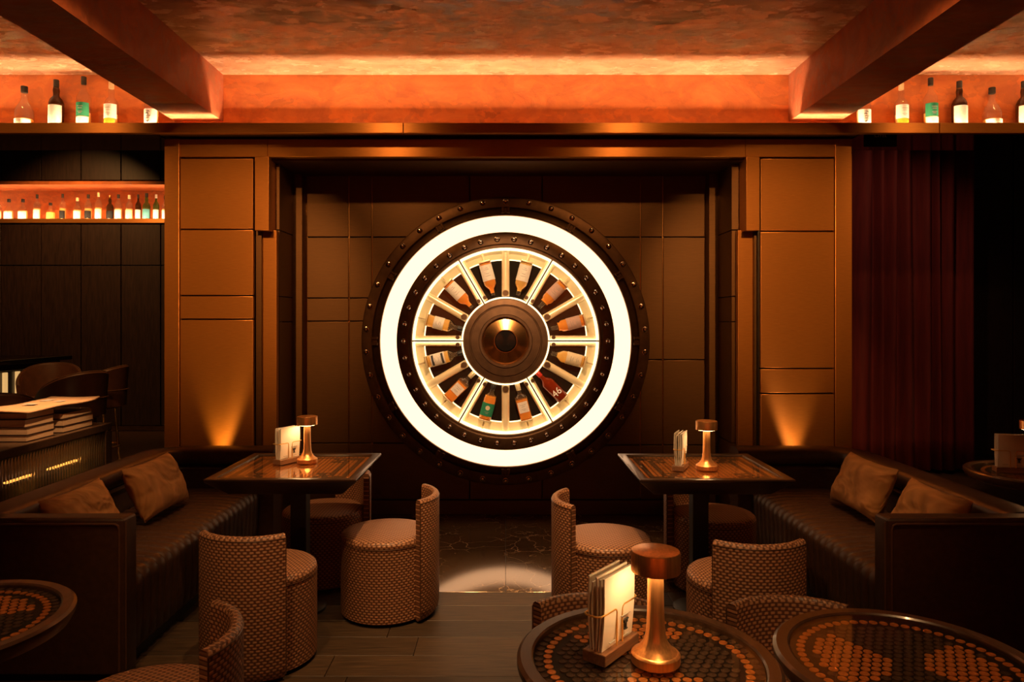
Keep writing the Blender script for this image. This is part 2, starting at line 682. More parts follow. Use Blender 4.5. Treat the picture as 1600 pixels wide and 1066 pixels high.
def uv_weave(bm, R):
    uvl = bm.loops.layers.uv.new('UVMap')
    bm.normal_update()
    for f in bm.faces:
        flat = abs(f.normal.z) > 0.75
        us = []
        for l in f.loops:
            c = l.vert.co
            us.append(math.atan2(c.y, c.x))
        if max(us) - min(us) > PI:
            us = [u + 2 * PI if u < 0 else u for u in us]
        for l, u in zip(f.loops, us):
            c = l.vert.co
            l[uvl].uv = (c.x, c.y) if flat else (u * R, c.z)


# ------------------------------------------------------------------ setting: floor
fl = struct('floor', bx((-12, -3, -0.10), (9, 11, -0.008)), 'dark_wood', 'dark floor of the lounge')
PW = 0.183
row = 0
y1 = 3.853
while y1 > 0.7:
    y0 = y1 - PW
    x = -3.2 - random.random() * 1.2
    if row == 0:
        x = (732 - CX) * 3.76 / FPX - 3.2 - 0.52
    while x < 3.6:
        L = random.choice((1.3, 1.6, 1.9))
        if row == 0:
            L = 1.6
        obj('plank', bx((-L / 2 + .0015, -PW / 2 + .0015, -.010), (L / 2 - .0015, PW / 2 - .0015, 0), .0015, 1), 'oak_plank', fl, (x + L / 2, (y0 + y1) / 2, 0))
        x += L
    y1 = y0
    row += 1
for i in range(-2, 2):
    obj('marble_tile', bx((i * .8 + .001, 3.855, -.010), (i * .8 + .799, 5.42, 0), .001, 1), 'marble', fl)

# ------------------------------------------------------------------ setting: ceiling, beams, frieze wall, cornice
struct('ceiling', bx((-9, -3, 3.27), (8, 5.1, 3.36)), 'plaster_ceiling', 'polished copper plaster ceiling')
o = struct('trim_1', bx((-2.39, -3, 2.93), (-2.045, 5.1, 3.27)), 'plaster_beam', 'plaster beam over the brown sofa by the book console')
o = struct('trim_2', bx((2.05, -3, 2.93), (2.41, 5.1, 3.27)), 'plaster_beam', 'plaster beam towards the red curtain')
struct('wall_upper', bx((-9, 5.1, 2.75), (8, 5.2, 3.36)), 'plaster_wall', 'orange plaster frieze wall above the ledge')
corn = struct('trim_3', bx((-9, 4.72, 2.755), (8, 5.1, 2.80)), 'bronze_dark', 'bronze bottle ledge running across the room')
xs = [-9, -4.6, -1.0 * 0 + px(630, 200, 4.68).x, px(1468, 200, 4.68).x, 8]
for a, b in zip(xs, xs[1:]):
    obj('fascia', bx((a + .001, 4.68, 2.735), (b - .001, 4.72, 2.805), .003, 1), 'bronze', corn)
for a, b in ((-9, -2.36), (2.40, 8)):
    obj('polished_underside', bx((a, 4.722, 2.747), (b, 5.2, 2.7548)), 'polished_dark', corn)
obj('ledge_lip', bx((-9, 4.922, 2.80), (8, 4.932, 2.868)), 'bronze_dark', corn)
obj('bottle_riser', bx((-9, 4.985, 2.80), (8, 5.09, 2.858)), 'cream_band', corn)
obj('led_strip', bx((-8, 4.948, 2.801), (7.5, 4.968, 2.806)), 'led', corn)

struct('wall_rear', bx((-9, -3.0, 0), (8, -2.85, 3.36)), 'plaster_wall', 'orange plaster wall at the opposite end of the lounge')
# header above the recess, set back under the ledge
hd = struct('trim_4', bx((-2.34, 4.90, 2.60), (2.376, 5.5, 2.755)), 'bronze_dark', 'bronze header over the vault wheel recess')
hx = [px(258, 0, 4.84).x, px(418, 0, 4.84).x, px(1165, 0, 4.84).x, px(1330, 0, 4.84).x]
for a, b in zip(hx, hx[1:]):
    obj('header_panel', bx((a + .001, 4.84, 2.615), (b - .001, 4.90, 2.735), .002, 1), 'bronze', hd)


# ------------------------------------------------------------------ setting: recess wall with panels
YB = 5.43
wb = struct('wall_back', bx((-1.62, YB, 0), (1.62, YB + .12, 2.75)), 'black', 'bronze panelled wall behind the vault wheel')


def zpx(y, Y):
    return CAMZ - (y - HY) * Y / FPX


def xpx(x, Y):
    return (x - CX) * Y / FPX


def panel(x0, x1, ya, yb, Y, parent, m='bronze_dark', th=.018, gap=.0035, name='panel', bev=.003):
    obj(name, bx((xpx(x0, Y) + gap, Y - th, zpx(yb, Y) + gap), (xpx(x1, Y) - gap, Y, zpx(ya, Y) - gap), bev, 2), m, parent)


rowsL = [262, 371, 466, 502, 692, 780]
rowsR = [262, 371, 562, 695, 780]
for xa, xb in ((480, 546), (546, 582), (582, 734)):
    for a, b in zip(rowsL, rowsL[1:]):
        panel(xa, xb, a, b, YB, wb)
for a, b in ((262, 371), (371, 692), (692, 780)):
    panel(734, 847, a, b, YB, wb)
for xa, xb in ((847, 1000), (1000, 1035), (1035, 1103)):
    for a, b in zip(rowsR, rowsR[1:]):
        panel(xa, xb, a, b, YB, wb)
obj('baseboard', bx((-1.53, YB - .03, 0), (1.545, YB, zpx(780, YB) - .004), .003, 1), 'bronze_dark', wb)
for xa, xb in ((479, 481), (545, 547), (581, 583), (999, 1001), (1034, 1036), (1102, 1104)):
    obj('edge_glint', bx((xpx(xa, YB) - .0015, YB - .010, .13), (xpx(xb, YB) + .0015, YB, 2.60)), 'joint_brass', wb)  # bright strips drawn for the glints off the panel edges

# ------------------------------------------------------------------ setting: stepped bronze pilasters
for s, nm, lab, rows_ in ((-1, 'trim_5', 'stepped bronze pilaster beside the dark bar alcove', [247, 358.5, 462, 499, 900]),
                          (1, 'trim_6', 'stepped bronze pilaster beside the red curtain', [247, 361.5, 576, 615, 900])):
    YP = 4.84
    pil = struct(nm, bx((min(s * 1.745, s * 2.335), YP + .03, 0), (max(s * 1.745, s * 2.335), 5.5, 2.60)), 'black', lab)
    if s < 0:
        post, pan, stepx = (258, 281), (281, 396), (398, 420)
    else:
        post, pan, stepx = (1304, 1330), (1188, 1304), (1166, 1187)

    def slab(x0, x1, z0, z1, ya, yb, name, m='bronze', bev=.003):
        obj(name, bx((xpx(x0, YP), ya, z0), (xpx(x1, YP), yb, z1), bev, 2), m, pil)
    slab(post[0], post[1], 0, 2.735, YP - .012, 5.5, 'post')
    for a, b in zip(rows_, rows_[1:]):
        z0, z1 = max(zpx(b, YP), 0.0), zpx(a, YP)
        slab(pan[0] + .8, pan[1] - .8, z0 + .005, z1 - .005, YP, YP + .03, 'panel')
    slab(stepx[0], stepx[1], zpx(360, YP), 2.615, YP, 5.0, 'bracket')
    # lower column, set back behind the bracket
    XL0, XL1 = (400, 432) if s < 0 else (1153, 1187)
    YC = 4.93
    obj('column', bx((xpx(XL0, YC), YC, 0), (xpx(XL1, YC), YC + .05, zpx(360, YC)), .003, 2), 'bronze', pil)
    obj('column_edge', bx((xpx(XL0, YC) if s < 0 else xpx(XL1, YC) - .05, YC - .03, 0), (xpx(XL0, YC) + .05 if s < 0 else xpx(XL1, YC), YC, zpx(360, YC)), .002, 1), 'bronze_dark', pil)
    # jamb panels of the recess side
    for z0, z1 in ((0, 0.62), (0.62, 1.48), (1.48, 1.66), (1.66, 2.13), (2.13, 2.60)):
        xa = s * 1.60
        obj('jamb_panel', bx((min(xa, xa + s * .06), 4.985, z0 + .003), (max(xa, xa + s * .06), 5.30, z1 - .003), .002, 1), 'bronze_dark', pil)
    xa, xb = s * 1.64, s * 1.535
    obj('back_post', bx((min(xa, xb), 5.31, 0), (max(xa, xb), YB, 2.60), .003, 2), 'bronze_dark', pil)

# ------------------------------------------------------------------ setting: bar side far wall with lit niche (left), dark wall (right)
YF = 9.6
wl = struct('wall_left', bx((-12, YF + .5, 0), (-1.5, YF + .6, 4.4)), 'wall_wood', 'dark wood panelled far wall behind the bar chairs')
zl, zt = zpx(342, YF), zpx(289, YF)


def farpanel(x0, x1, z0, z1, name='panel'):
    obj(name, bx((x0 + .006, YF, z0 + .006), (x1 - .006, YF + .03, z1 - .006), .004, 1), 'wall_wood', wl)


cols = [xpx(x, YF) for x in (-124, -61, 1.5, 64, 126.5, 189, 251, 314)]
cols = [cols[0] - .55, ] + cols
for a, b in zip(cols, cols[1:]):
    farpanel(a, b, 0.06, zpx(415, YF))
    farpanel(a, b, zpx(415, YF), zpx(350, YF))
    farpanel(a, b, zt + .06, zpx(234, YF))
    farpanel(a, b, zpx(234, YF), 4.38)
obj('lower_backing', bx((-12, YF + .03, 0), (-1.5, YF + .5, zl - .06)), 'black', wl)
obj('upper_backing', bx((-12, YF + .03, zt + .05), (-1.5, YF + .5, 4.4)), 'black', wl)
obj('niche_shelf', bx((-12, YF - .02, zl - .06), (-1.5, YF + .5, zl), .004, 1), 'bronze', wl)
obj('niche_soffit', bx((-12, YF - .01, zt), (-1.5, YF + .5, zt + .05), .004, 1), 'plaster_wall', wl)
obj('niche_back', bx((-12, YF + .47, zl), (-1.5, YF + .5, zt)), 'plaster_wall', wl)
obj('niche_led', bx((-10, YF + .035, zl + .001), (-2, YF + .05, zl + .006)), 'led_niche', wl)
obj('trim_glint', bx((-12, YF - .012, zpx(235, YF)), (xpx(133, YF), YF, zpx(233, YF))), 'joint_brass', wl)  # brass strip in place of a highlight along the trim edge
obj('skirting', bx((-12, YF - .02, 0), (-1.5, YF, .06)), 'dark_wood', wl)
wr = struct('wall_right', bx((1.5, 7.3, 0), (9, 7.4, 4.4)), 'wall_wood', 'dark wall behind the red curtain')
for i in range(6):
    obj('panel', bx((4.55 + i * .7, 7.27, .1), (5.24 + i * .7, 7.3, 4.3), .004, 1), 'wall_wood', wr)
struct('ceiling_back', bx((-12, 5.2, 4.4), (9, 11, 4.5)), 'black', 'dark high ceiling over the bar')

# ------------------------------------------------------------------ vault wheel
WY, WZ = 5.385, zpx(533, 5.35)
U = 5.34 / FPX
wheel = thing('vault_wheel', 'round bronze vault wheel with glowing ring and spoked bottle windows on the wall', 'wheel', (0, WY, WZ))
RX = Matrix.Rotation(PI / 2, 4, 'X')     # local z (towards the room) -> -Y ; local y -> z


def wp(name, bm, m, parent=wheel, angle=35):
    bmesh.ops.transform(bm, matrix=RX, verts=bm.verts)
    return obj(name, bm, m, parent, angle=angle)


def ring_prof(bm, pr, n=128):
    lathe(bm, pr + [pr[0]], n)
    return bm


wp('flange', ring_prof(B(), [(207 * U, -.02), (226 * U, -.02), (226 * U, .028), (224 * U, .032), (210 * U, .032), (208 * U, .024)]), 'wheel_iron')
wp('outer_ring', ring_prof(B(), [(196 * U, -.02), (207 * U, -.02), (207 * U, .045), (205.5 * U, .05), (197.5 * U, .062), (196 * U, .058)]), 'wheel_iron')
wp('light_ring', ring_prof(B(), [(170.5 * U, 0), (195.5 * U, 0), (195.5 * U, .044), (193 * U, .05), (173 * U, .05), (170.5 * U, .044)]), 'ring_light')
wp('inner_ring', ring_prof(B(), [(145 * U, -.02), (170 * U, -.02), (170 * U, .058), (168 * U, .062), (152 * U, .062), (150 * U, .055), (147 * U, .055), (145 * U, .04)]), 'wheel_iron')


def dome(r, h):
    return [(r * 1.25, 0), (r * 1.25, h * .15), (r, h * .2), (r * .92, h * .6), (r * .6, h * .9), (0, h)]


bme = lathe(B(), dome(.017, .024), 12)
bmesh.ops.transform(bme, matrix=RX, verts=bme.verts)
bolt_me = finish(bme)
bolt_me.materials.append(MATS['bolt_steel'])
for i in range(38):
    a = PI / 2 + 2 * PI * i / 38
    r = 219 * U
    obj('bolt', bolt_me, None, wheel, (r * math.cos(a), -.031, r * math.sin(a)))
for i in range(38):
    a = PI / 2 + 2 * PI * (i + .5) / 38
    r = 159 * U
    obj('rivet', bolt_me, None, wheel, (r * math.cos(a), -.061, r * math.sin(a)))
for i in range(12):
    a = i * PI / 6
    M = Matrix.Rotation(a, 4, 'Z')
    b = B()
    for dy in (-.022, .022):
        box(b, (199 * U, dy - .010, .04), (209 * U, dy + .010, .078), .003, 1, M=M)
    box(b, (200 * U, -.014, .04), (208 * U, .014, .066), .003, 1, M=M)
    wp('clip', b, 'wheel_iron')
# six window sectors
RO, RI = 143.5 * U, 68 * U
for k in range(6):
    a0, a1 = k * PI / 3, (k + 1) * PI / 3
    g = .006
    pane = arc_slab(B(), RI, RO, a0 + .01, a1 - .01, -.018, -.012, 20)
    wp('dark_pane', pane, 'mirror_dark')
    wp('cream_band', arc_slab(B(), 128 * U, RO, a0 + .01, a1 - .01, -.012, -.006, 20), 'cream_band')
    b = B()
    arc_slab(b, RO - .006, RO + .010, a0 + .008, a1 - .008, -.012, .052, 20)
    arc_slab(b, RI - .006, RI + .005, a0 + .016, a1 - .016, -.012, .052, 20)
    arc_slab(b, 127 * U, 128.6 * U, a0 + .02, a1 - .02, -.010, -.003, 20)
    for aa, sg in ((a0, 1), (a1, -1)):
        M = Matrix.Rotation(aa, 4, 'Z')
        box(b, (RI, min(sg * g, sg * (g + .006)), -.012), (RO, max(sg * g, sg * (g + .006)), .03), M=M)
    wp('light_trim', b, 'trim_light')
    # whole spoke in the middle, half spokes along both edges
    for aa, y0, y1, nm in ((a0 + PI / 6, -.030, .030, 'spoke'), (a0, .014, .040, 'half_spoke'), (a1, -.040, -.014, 'half_spoke')):
        b = B()
        M = Matrix.Rotation(aa, 4, 'Z')
        mid, hw = (y0 + y1) / 2, (y1 - y0) / 2
        n = 8
        t = bmesh.new()
        R0, R1 = RI + .012, RO - .008
        rows = []
        for rr in (R0, R1):
            rows.append([t.verts.new((rr, mid + hw * math.cos(PI * i / n), -.006 + .026 * math.sin(PI * i / n))) for i in range(n + 1)])
        for i in range(n):
            t.faces.new((rows[0][i], rows[0][i + 1], rows[1][i + 1], rows[1][i]))
        t.faces.new(rows[0][::-1])
        t.faces.new(rows[1])
        t.faces.new((rows[0][0], rows[1][0], rows[1][n], rows[0][n]))
        merge(b, t, M)
        sp = wp(nm, b, 'cream_metal')
        # little gear at the hub end
        t = bmesh.new()
        gr = .026 if nm == 'spoke' else .017
        nt_ = 14
        top, bot = [], []
        for i in range(nt_ * 4):
            rr = gr * (1.0 if (i % 4) < 2 else .78)
            an = 2 * PI * i / (nt_ * 4)
            top.append(t.verts.new((RI + .035 + rr * math.cos(an), mid + rr * math.sin(an), .032)))
            bot.append(t.verts.new((RI + .035 + rr * math.cos(an), mid + rr * math.sin(an), .018)))
        t.faces.new(top)
        t.faces.new(bot[::-1])
        m_ = len(top)
        for i in range(m_):
            t.faces.new((bot[i], bot[(i + 1) % m_], top[(i + 1) % m_], top[i]))
        b = merge(B(), t, M)
        wp('gear', b, 'wheel_iron', sp)
    M = Matrix.Rotation(a0, 4, 'Z')
    wp('sector_gap', box(B(), (RI, -g + .001, -.012), (RO, g - .001, .026), M=M), 'black')
# bottle cradles
for k in range(12):
    a = PI / 12 + k * PI / 6
    M = Matrix.Rotation(a, 4, 'Z')
    b = B()
    box(b, (126.5 * U, -.046, -.004), (129.5 * U, .046, .082), .004, 2, M=M)
    box(b, (129.5 * U, -.008, .02), (142 * U, .008, .036), .002, 1, M=M)
    wp('cradle', b, 'cream_metal')
hub = wp('hub', ring_prof(B(), [(36 * U, -.02), (66.5 * U, -.02), (66.5 * U, .05), (65 * U, .058), (57 * U, .062), (56 * U, .055), (55 * U, .055), (54 * U, .066),
                                (42 * U, .070), (41 * U, .080), (37.5 * U, .080), (36 * U, .06)]), 'wheel_iron')
wp('hub_cone', lathe(B(), [(36.5 * U, .050), (18 * U, .074), (17 * U, .074), (17 * U, .05)], 40), 'hub_copper', hub, angle=5)
wp('hub_cap', lathe(B(), [(17 * U, .066), (15.5 * U, .078), (8 * U, .082), (0, .083)], 40), 'black_gloss', hub)


# ------------------------------------------------------------------ bottles
def bprof(kind, R, h):
    if kind == 'squat':
        return [(0, 0), (R * .92, 0), (R, .02 * h), (R, .36 * h), (R * .96, .42 * h), (R * .7, .54 * h), (R * .40, .64 * h), (R * .30, .70 * h), (R * .29, .92 * h), (0, .92 * h)]
    if kind == 'square':
        return [(0, 0), (R * .92, 0), (R, .02 * h), (R, .58 * h), (R * .95, .63 * h), (R * .55, .68 * h), (R * .36, .71 * h), (R * .34, .88 * h), (0, .88 * h)]
    if kind == 'bulb':
        return [(0, 0), (R * .85, 0), (R * .92, .02 * h), (R, .42 * h), (R * .99, .52 * h), (R * .80, .60 * h), (R * .44, .66 * h), (R * .40, .70 * h), (R * .46, .78 * h), (R * .36, .86 * h), (R * .34, .93 * h), (0, .93 * h)]
    return [(0, 0), (R * .92, 0), (R, .02 * h), (R, .56 * h), (R * .95, .61 * h), (R * .72, .67 * h), (R * .42, .73 * h), (R * .34, .78 * h), (R * .32, .92 * h), (0, .92 * h)]


def bottle(label, group, loc, h, R, kind='round', glass='clear_glass', liquid='amber_liquid', level=.5, lab='label_white', l0=.12, l1=.46,
           cap='black', ry=0.0, prints=(), seg=24, lines=True):
    o = thing('bottle', label, 'bottle', loc, 0, group)
    o.rotation_euler = (0, ry, 0)
    sq = 6 if kind == 'square' else 0
    obj('glass_body', lathe(B(), bprof(kind, R, h), seg, sq=sq), glass, o)
    if liquid:
        pr = []
        for r, z in bprof(kind, R * .93, h):
            if z < level * h:
                pr.append((r, max(z, .012 * h)))
        pr.append((pr[-1][0], level * h))
        pr.append((0, level * h))
        obj('liquid', lathe(B(), pr, seg, sq=sq), liquid, o)
    if cap:
        zc = .90 * h if kind != 'square' else .86 * h
        rc = R * .38
        obj('cap', lathe(B(), [(0, zc - .05 * h), (rc * .95, zc - .05 * h), (rc, zc - .03 * h), (rc, h * .99), (rc * .9, h), (0, h)], 16), cap, o)
    if lab:
        b = B()
        if sq:
            box(b, (-R * .80, -R * 1.03, l0 * h), (R * .80, -R * 1.005, l1 * h))
        else:
            arc_slab(b, R * 1.01, R * 1.035, -PI / 2 - 1.25, -PI / 2 + 1.25, l0 * h, l1 * h, 16)
        lo = obj('label', b, lab, o)
        if lines:
            b = B()
            for k, (w, zz) in enumerate(((.42, .70), (.30, .55), (.36, .30), (.22, .2))):
                z = (l0 + (l1 - l0) * zz) * h
                box(b, (-R * w, -R * 1.055, z), (R * w, -R * 1.03, z + .008 * h))
            obj('print', b, 'print_grey' if lab != 'label_black' else 'paper', lo)
    for txt, size, zz, m in prints:
        me = text_mesh(txt, size)
        me.materials.append(MATS[m])
        t = bpy.data.objects.new('lettering', me)
        COL.objects.link(t)
        t.parent = o
        t.location = (0, -R * 1.05, zz * h)
        t.rotation_euler = (PI / 2, 0, 0)
    return o


WB = [  # angle, label, kwargs
    (15, 'amber bottle with pinkish label, level with the hub towards the curtain side of the wheel', dict(lab='label_pink', cap=None, liquid='amber_liquid', level=.72, l0=.10, l1=.48)),
    (45, 'amber bottle with pinkish label tilted in the upper window of the wheel', dict(lab='label_pink', cap=None, liquid='amber_liquid', level=.72, l0=.10, l1=.48)),
    (75, 'pale upside-down bottle with big white label at the wheel top', dict(lab='label_white', cap=None, liquid='pale_liquid', level=.8, l0=.06, l1=.52)),
    (105, 'orange-amber upside-down bottle with big white label at the wheel top', dict(lab='label_white', cap=None, liquid='amber_liquid', level=.85, l0=.06, l1=.50)),
    (135, 'white-labelled golden bottle slanting down to the hub', dict(lab='label_white', cap=None, liquid='amber_liquid', level=.85, l0=.06, l1=.50)),
    (165, 'slim golden bottle with silver label and dark cap in the wheel', dict(lab='label_white', cap='black', liquid='pale_liquid', level=.6, l0=.18, l1=.46)),
    (195, 'golden bottle with black and white patterned label in the wheel', dict(lab='label_white', cap='black', liquid='pale_liquid', level=.6, l0=.10, l1=.50)),
    (225, 'square amber bottle with small white label in the wheel', dict(kind='square', lab='label_white', cap='cream_metal', liquid='amber_liquid', level=.56, l0=.22, l1=.50)),
    (255, 'bottle with bright green label at the wheel bottom', dict(lab='label_green', cap='black', liquid='amber_liquid', level=.66, l0=.10, l1=.46)),
    (285, 'square amber bottle with white label at the wheel bottom', dict(kind='square', lab='label_white', cap='cream_metal', liquid='amber_liquid', level=.56, l0=.20, l1=.50)),
    (315, 'red-brown bottle marked 46 with red neck in the wheel', dict(glass='red_glass', lab=None, cap='red_cap', liquid='dark_liquid', level=.6, prints=(('46', .075, .24, 'paper'),))),
    (345, 'pale gold bottle with cream label, just below hub height in the wheel', dict(lab='label_cream', cap=None, liquid='pale_liquid', level=.75, l0=.08, l1=.50)),
]
mat('red_cap', (0.55, 0.03, 0.015), 0.4)
for deg, lab_, kw in WB:
    a = math.radians(deg)
    r0 = 126 * U
    hgt = .275
    o = bottle(lab_, 'bottles in the vault wheel', (r0 * math.cos(a), WY - .040, WZ + r0 * math.sin(a)), hgt, .048, ry=math.atan2(-math.cos(a), -math.sin(a)), **kw)
    if deg == 195:
        b = B()
        for zz in (.13, .40):
            arc_slab(b, .0500, .0506, -PI / 2 - .9, -PI / 2 + .9, zz * hgt, (zz + .06) * hgt, 10)
        obj('label_pattern', b, 'ink', o)
    if deg == 255:
        b = lathe(B(), [(0, 0), (.017, 0), (.017, .001), (0, .001)], 16)
        bmesh.ops.transform(b, matrix=Matrix.Translation((0, -.0505, .33 * hgt)) @ RX, verts=b.verts)
        obj('label_disc', b, 'label_cream', o)

# bottles on the lit ledge.  x pixel, top pixel, kind ...
YL = 5.03
LG = [
    (38, 135, 'squat clear bottle with black ringed stopper', dict(kind='squat', R=.060, lab='label_white', l0=.06, l1=.20, liquid='pale_liquid', level=.22, cap='black')),
    (88, 125, 'dark brown bottle with plain white label', dict(kind='bulb', R=.050, glass='brown_glass', liquid='dark_liquid', level=.5, l0=.05, l1=.46, lines=False)),
    (131, 120, 'clear bottle with green label and dark cap', dict(kind='round', R=.047, lab='label_green', l0=.22, l1=.48, liquid='pale_liquid', level=.3)),
    (174, 128, 'clear bottle with white label over a mustard stripe', dict(kind='bulb', R=.047, lab='label_white', l0=.2, l1=.50, liquid='pale_liquid', level=.3, cap='cream_metal')),
    (237, 132, 'white-labelled bottle with black brush writing half behind the beam', dict(kind='round', R=.048, lab='label_white', l0=.05, l1=.42, liquid='pale_liquid', level=.4, lines=False)),
]
LEDGE = [(x, y, t + ' on the bar-side ledge', k) for x, y, t, k in LG]
MIR = {1349: 4, 1408: 3, 1454: 2, 1499: 1, 1550: 0, 1600: 1}
for x, i in MIR.items():
    t = LG[i][2] + ' on the curtain-side ledge'
    if x == 1600:
        t = 'dark bottle beyond the squat one, at the end of the curtain-side ledge'
    LEDGE.append((x, LG[i][1] + 2, t, LG[i][3]))
for x, ytop, lab_, kw in LEDGE:
    h = zpx(ytop, YL) - 2.859
    kw = dict(kw)
    R = kw.pop('R')
    o = bottle(lab_, 'bottles on the lit ledge', (xpx(x, YL), YL, 2.859), h, R, **kw)
    if 'mustard' in lab_:
        b = arc_slab(B(), R * 1.0, R * 1.03, -PI / 2 - .9, -PI / 2 + .9, .06 * h, .19 * h, 12)
        obj('stripe', b, 'label_mustard', o)
    if 'green' in lab_:
        b = arc_slab(B(), R * 1.01, R * 1.035, -PI / 2 - 1.2, -PI / 2 + 1.2, .04 * h, .21 * h, 12)
        obj('lower_label', b, 'label_white', o)
    if 'brush' in lab_:
        b = B()
        rr = random.Random(3)
        for q in range(5):
            zc = (.36 - q * .055) * h
            for w in range(2):
                xo = rr.uniform(-.012, .012)
                tube(b, [(xo - .008, -R * 1.05, zc), (xo, -R * 1.06, zc + rr.uniform(-.008, .008)), (xo + .008, -R * 1.05, zc + rr.uniform(-.006, .006))], .0018, 5)
        obj('brush_writing', b, 'ink', o)

# bottles in the far niche
YN = YF + .16
NB = [(-2, 310, 'round', .035, 'clear_glass', 'label_white', 'black', 'white-labelled bottle at the open end of the far niche'),
      (14, 311, 'squat', .052, 'clear_glass', 'label_white', 'black', 'squat clear bottle beside the open-end bottle in the far niche'),
      (36, 311, 'squat', .052, 'clear_glass', 'label_white', 'black', 'squat clear bottle next to the tall white-labelled bottle in the far niche'),
      (58, 304, 'round', .040, 'clear_glass', 'label_white', 'black', 'tall clear bottle with white label beside the two squat ones in the niche'),
      (79, 317, 'squat', .052, 'clear_glass', None, 'black', 'low dumpy unlabelled amber bottle in the niche'),
      (98, 303, 'round', .036, 'clear_glass', 'label_black', 'black', 'slim clear bottle with small black label in the niche'),
      (121, 309, 'bulb', .044, 'clear_glass', 'label_white', 'cream_metal', 'bottle with pale round stopper and large white label in the niche'),
      (138, 304, 'round', .042, 'clear_glass', 'label_black', 'black', 'clear bottle with wide black label in the niche'),
      (154, 301, 'round', .040, 'clear_glass', 'label_white', 'cream_metal', 'tallest bottle with pale cap and white label in the niche'),
      (172, 305, 'bulb', .042, 'brown_glass', 'label_black', 'joint_brass', 'black bottle with black label and brass cap in the niche'),
      (185, 304, 'round', .042, 'clear_glass', 'label_white', 'black', 'white-labelled bottle standing right against the black one in the niche'),
      (202, 305, 'round', .042, 'clear_glass', 'label_cream', 'cream_metal', 'pale-capped bottle with cream label in the niche'),
      (216, 304, 'round', .034, 'brown_glass', 'label_white', 'black', 'narrow brown bottle with low white label in the niche'),
      (229, 302, 'bulb', .046, 'green_glass', 'label_teal', 'black', 'bottle with teal label in the niche'),
      (244, 304, 'round', .036, 'green_glass', 'label_white', 'label_white', 'green bottle with white capsule and white label in the niche'),
      (258, 306, 'round', .036, 'clear_glass', 'label_white', 'black', 'bottle half hidden behind the bronze pilaster in the niche')]
for x, yt, kind, R, gl, lb, cp, t in NB:
    h = zpx(yt, YN) - (zl + .001)
    bottle(t, 'bottles in the far wall niche', (xpx(x, YN), YN, zl + .001), h, R * 1.12, kind, gl, 'pale_liquid' if gl == 'clear_glass' else 'dark_liquid',
           .45, lb, .06, .40 if lb != 'label_black' else .36, cp, seg=16, lines=False)


# ------------------------------------------------------------------ coins
def coin_mesh(m):
    R = .0098
    t = lathe(B(), [(0, .0012), (R * .80, .0012), (R * .84, .0019), (R * .96, .0019), (R, .0014), (R, 0)], 18)
    me = finish(t, 30)
    me.materials.append(MATS[m])
    return me


COIN = {True: coin_mesh('copper_coin'), False: coin_mesh('dark_coin')}


def lay_coins(parent, pts, z, worldxy):
    """pts: (x, y, is_copper) in table space; nearest 300 are parts, the rest one stuff part"""
    c, s = math.cos(worldxy[2]), math.sin(worldxy[2])

    def wpos(p):
        return (worldxy[0] + c * p[0] - s * p[1], worldxy[1] + s * p[0] + c * p[1])

    def key(p):
        x, y = wpos(p)
        vis = 0 if 0 <= CX + FPX * x / y <= 1600 and HY + .74 * FPX / y <= 1070 else 100
        return vis + y
    pts = sorted(pts, key=key)
    for x, y, cop in pts[:300]:
        o = obj('coin', COIN[bool(cop)], None, parent, (x, y, z))
        o.rotation_euler = (random.uniform(-.03, .03), random.uniform(-.03, .03), random.random() * 6)
    rest = pts[300:]
    for flag, nm in ((True, 'copper_coins'), (False, 'dark_coins')):
        b = B()
        for x, y, cop in rest:
            if bool(cop) == flag:
                lathe(b, [(0, .0012), (.0080, .0012), (.0084, .0019), (.0094, .0019), (.0098, .0012), (.0098, 0)], 12, Matrix.Translation((x, y, 0)))
        if len(b.verts):
            o = obj(nm, b, 'copper_coin' if flag else 'dark_coin', parent, (0, 0, z))
            o['kind'] = 'stuff'
        else:
            b.free()


def round_table(x, y, R, label, axis):
    t = thing('round_table', label, 'table', (x, y, 0), 0, 'round coin tables')
    Ri = R - .036
    rim = B()
    pr = [(Ri, .700), (Ri, .737), (Ri + .004, .741), (R - .008, .741), (R, .735), (R, .722), (R - .012, .70), (R - .05, .690), (Ri, .690)]
    lathe(rim, pr + [pr[0]], 72)
    obj('rim', rim, 'wood_rim', t)
    obj('coin_bed', lathe(B(), [(0, .70), (Ri - .001, .70), (Ri - .001, .7265), (0, .7265)], 48), 'black', t)
    obj('glass_top', lathe(B(), [(0, .7335), (Ri - .0015, .7335), (Ri - .0015, .7365), (0, .7365)], 64), 'table_glass', t)
    obj('pedestal', lathe(B(), [(0, .02), (.035, .02), (.035, .66), (.09, .685), (.09, .698), (0, .698)], 28), 'black', t)
    obj('base_plate', lathe(B(), [(0, 0), (.19, 0), (.19, .012), (.17, .02), (.04, .026), (0, .026)], 40), 'black', t)
    pts = []
    d = .0232
    n = int(2 * PI * .2185 / .0236)
    for i in range(n):
        a = 2 * PI * i / n
        pts.append((.2185 * math.cos(a), .2185 * math.sin(a), True))
    rows = int(.21 / (d * .866)) + 1
    for j in range(-rows, rows + 1):
        for i in range(-12, 13):
            xx, yy = d * (i + .5 * (j % 2)), d * .866 * j
            r = math.hypot(xx, yy)
            if r > .198:
                continue
            an = math.degrees(math.atan2(yy, xx))
            cop = False
            for ax in (axis, axis + 180):
                da = (an - ax + 180) % 360 - 180
                if abs(da) < 45 and .028 < r < .186 and r * math.cos(math.radians(da)) > .03:
                    cop = True
            pts.append((xx, yy, cop))
    n = int(2 * PI * (Ri - .0125) / .0245)
    if Ri - .0125 - .2185 > .0175:
        for i in range(n):
            a = 2 * PI * i / n
            pts.append(((Ri - .0125) * math.cos(a), (Ri - .0125) * math.sin(a), False))
    lay_coins(t, pts, .7266, (x, y, 0))
    return t


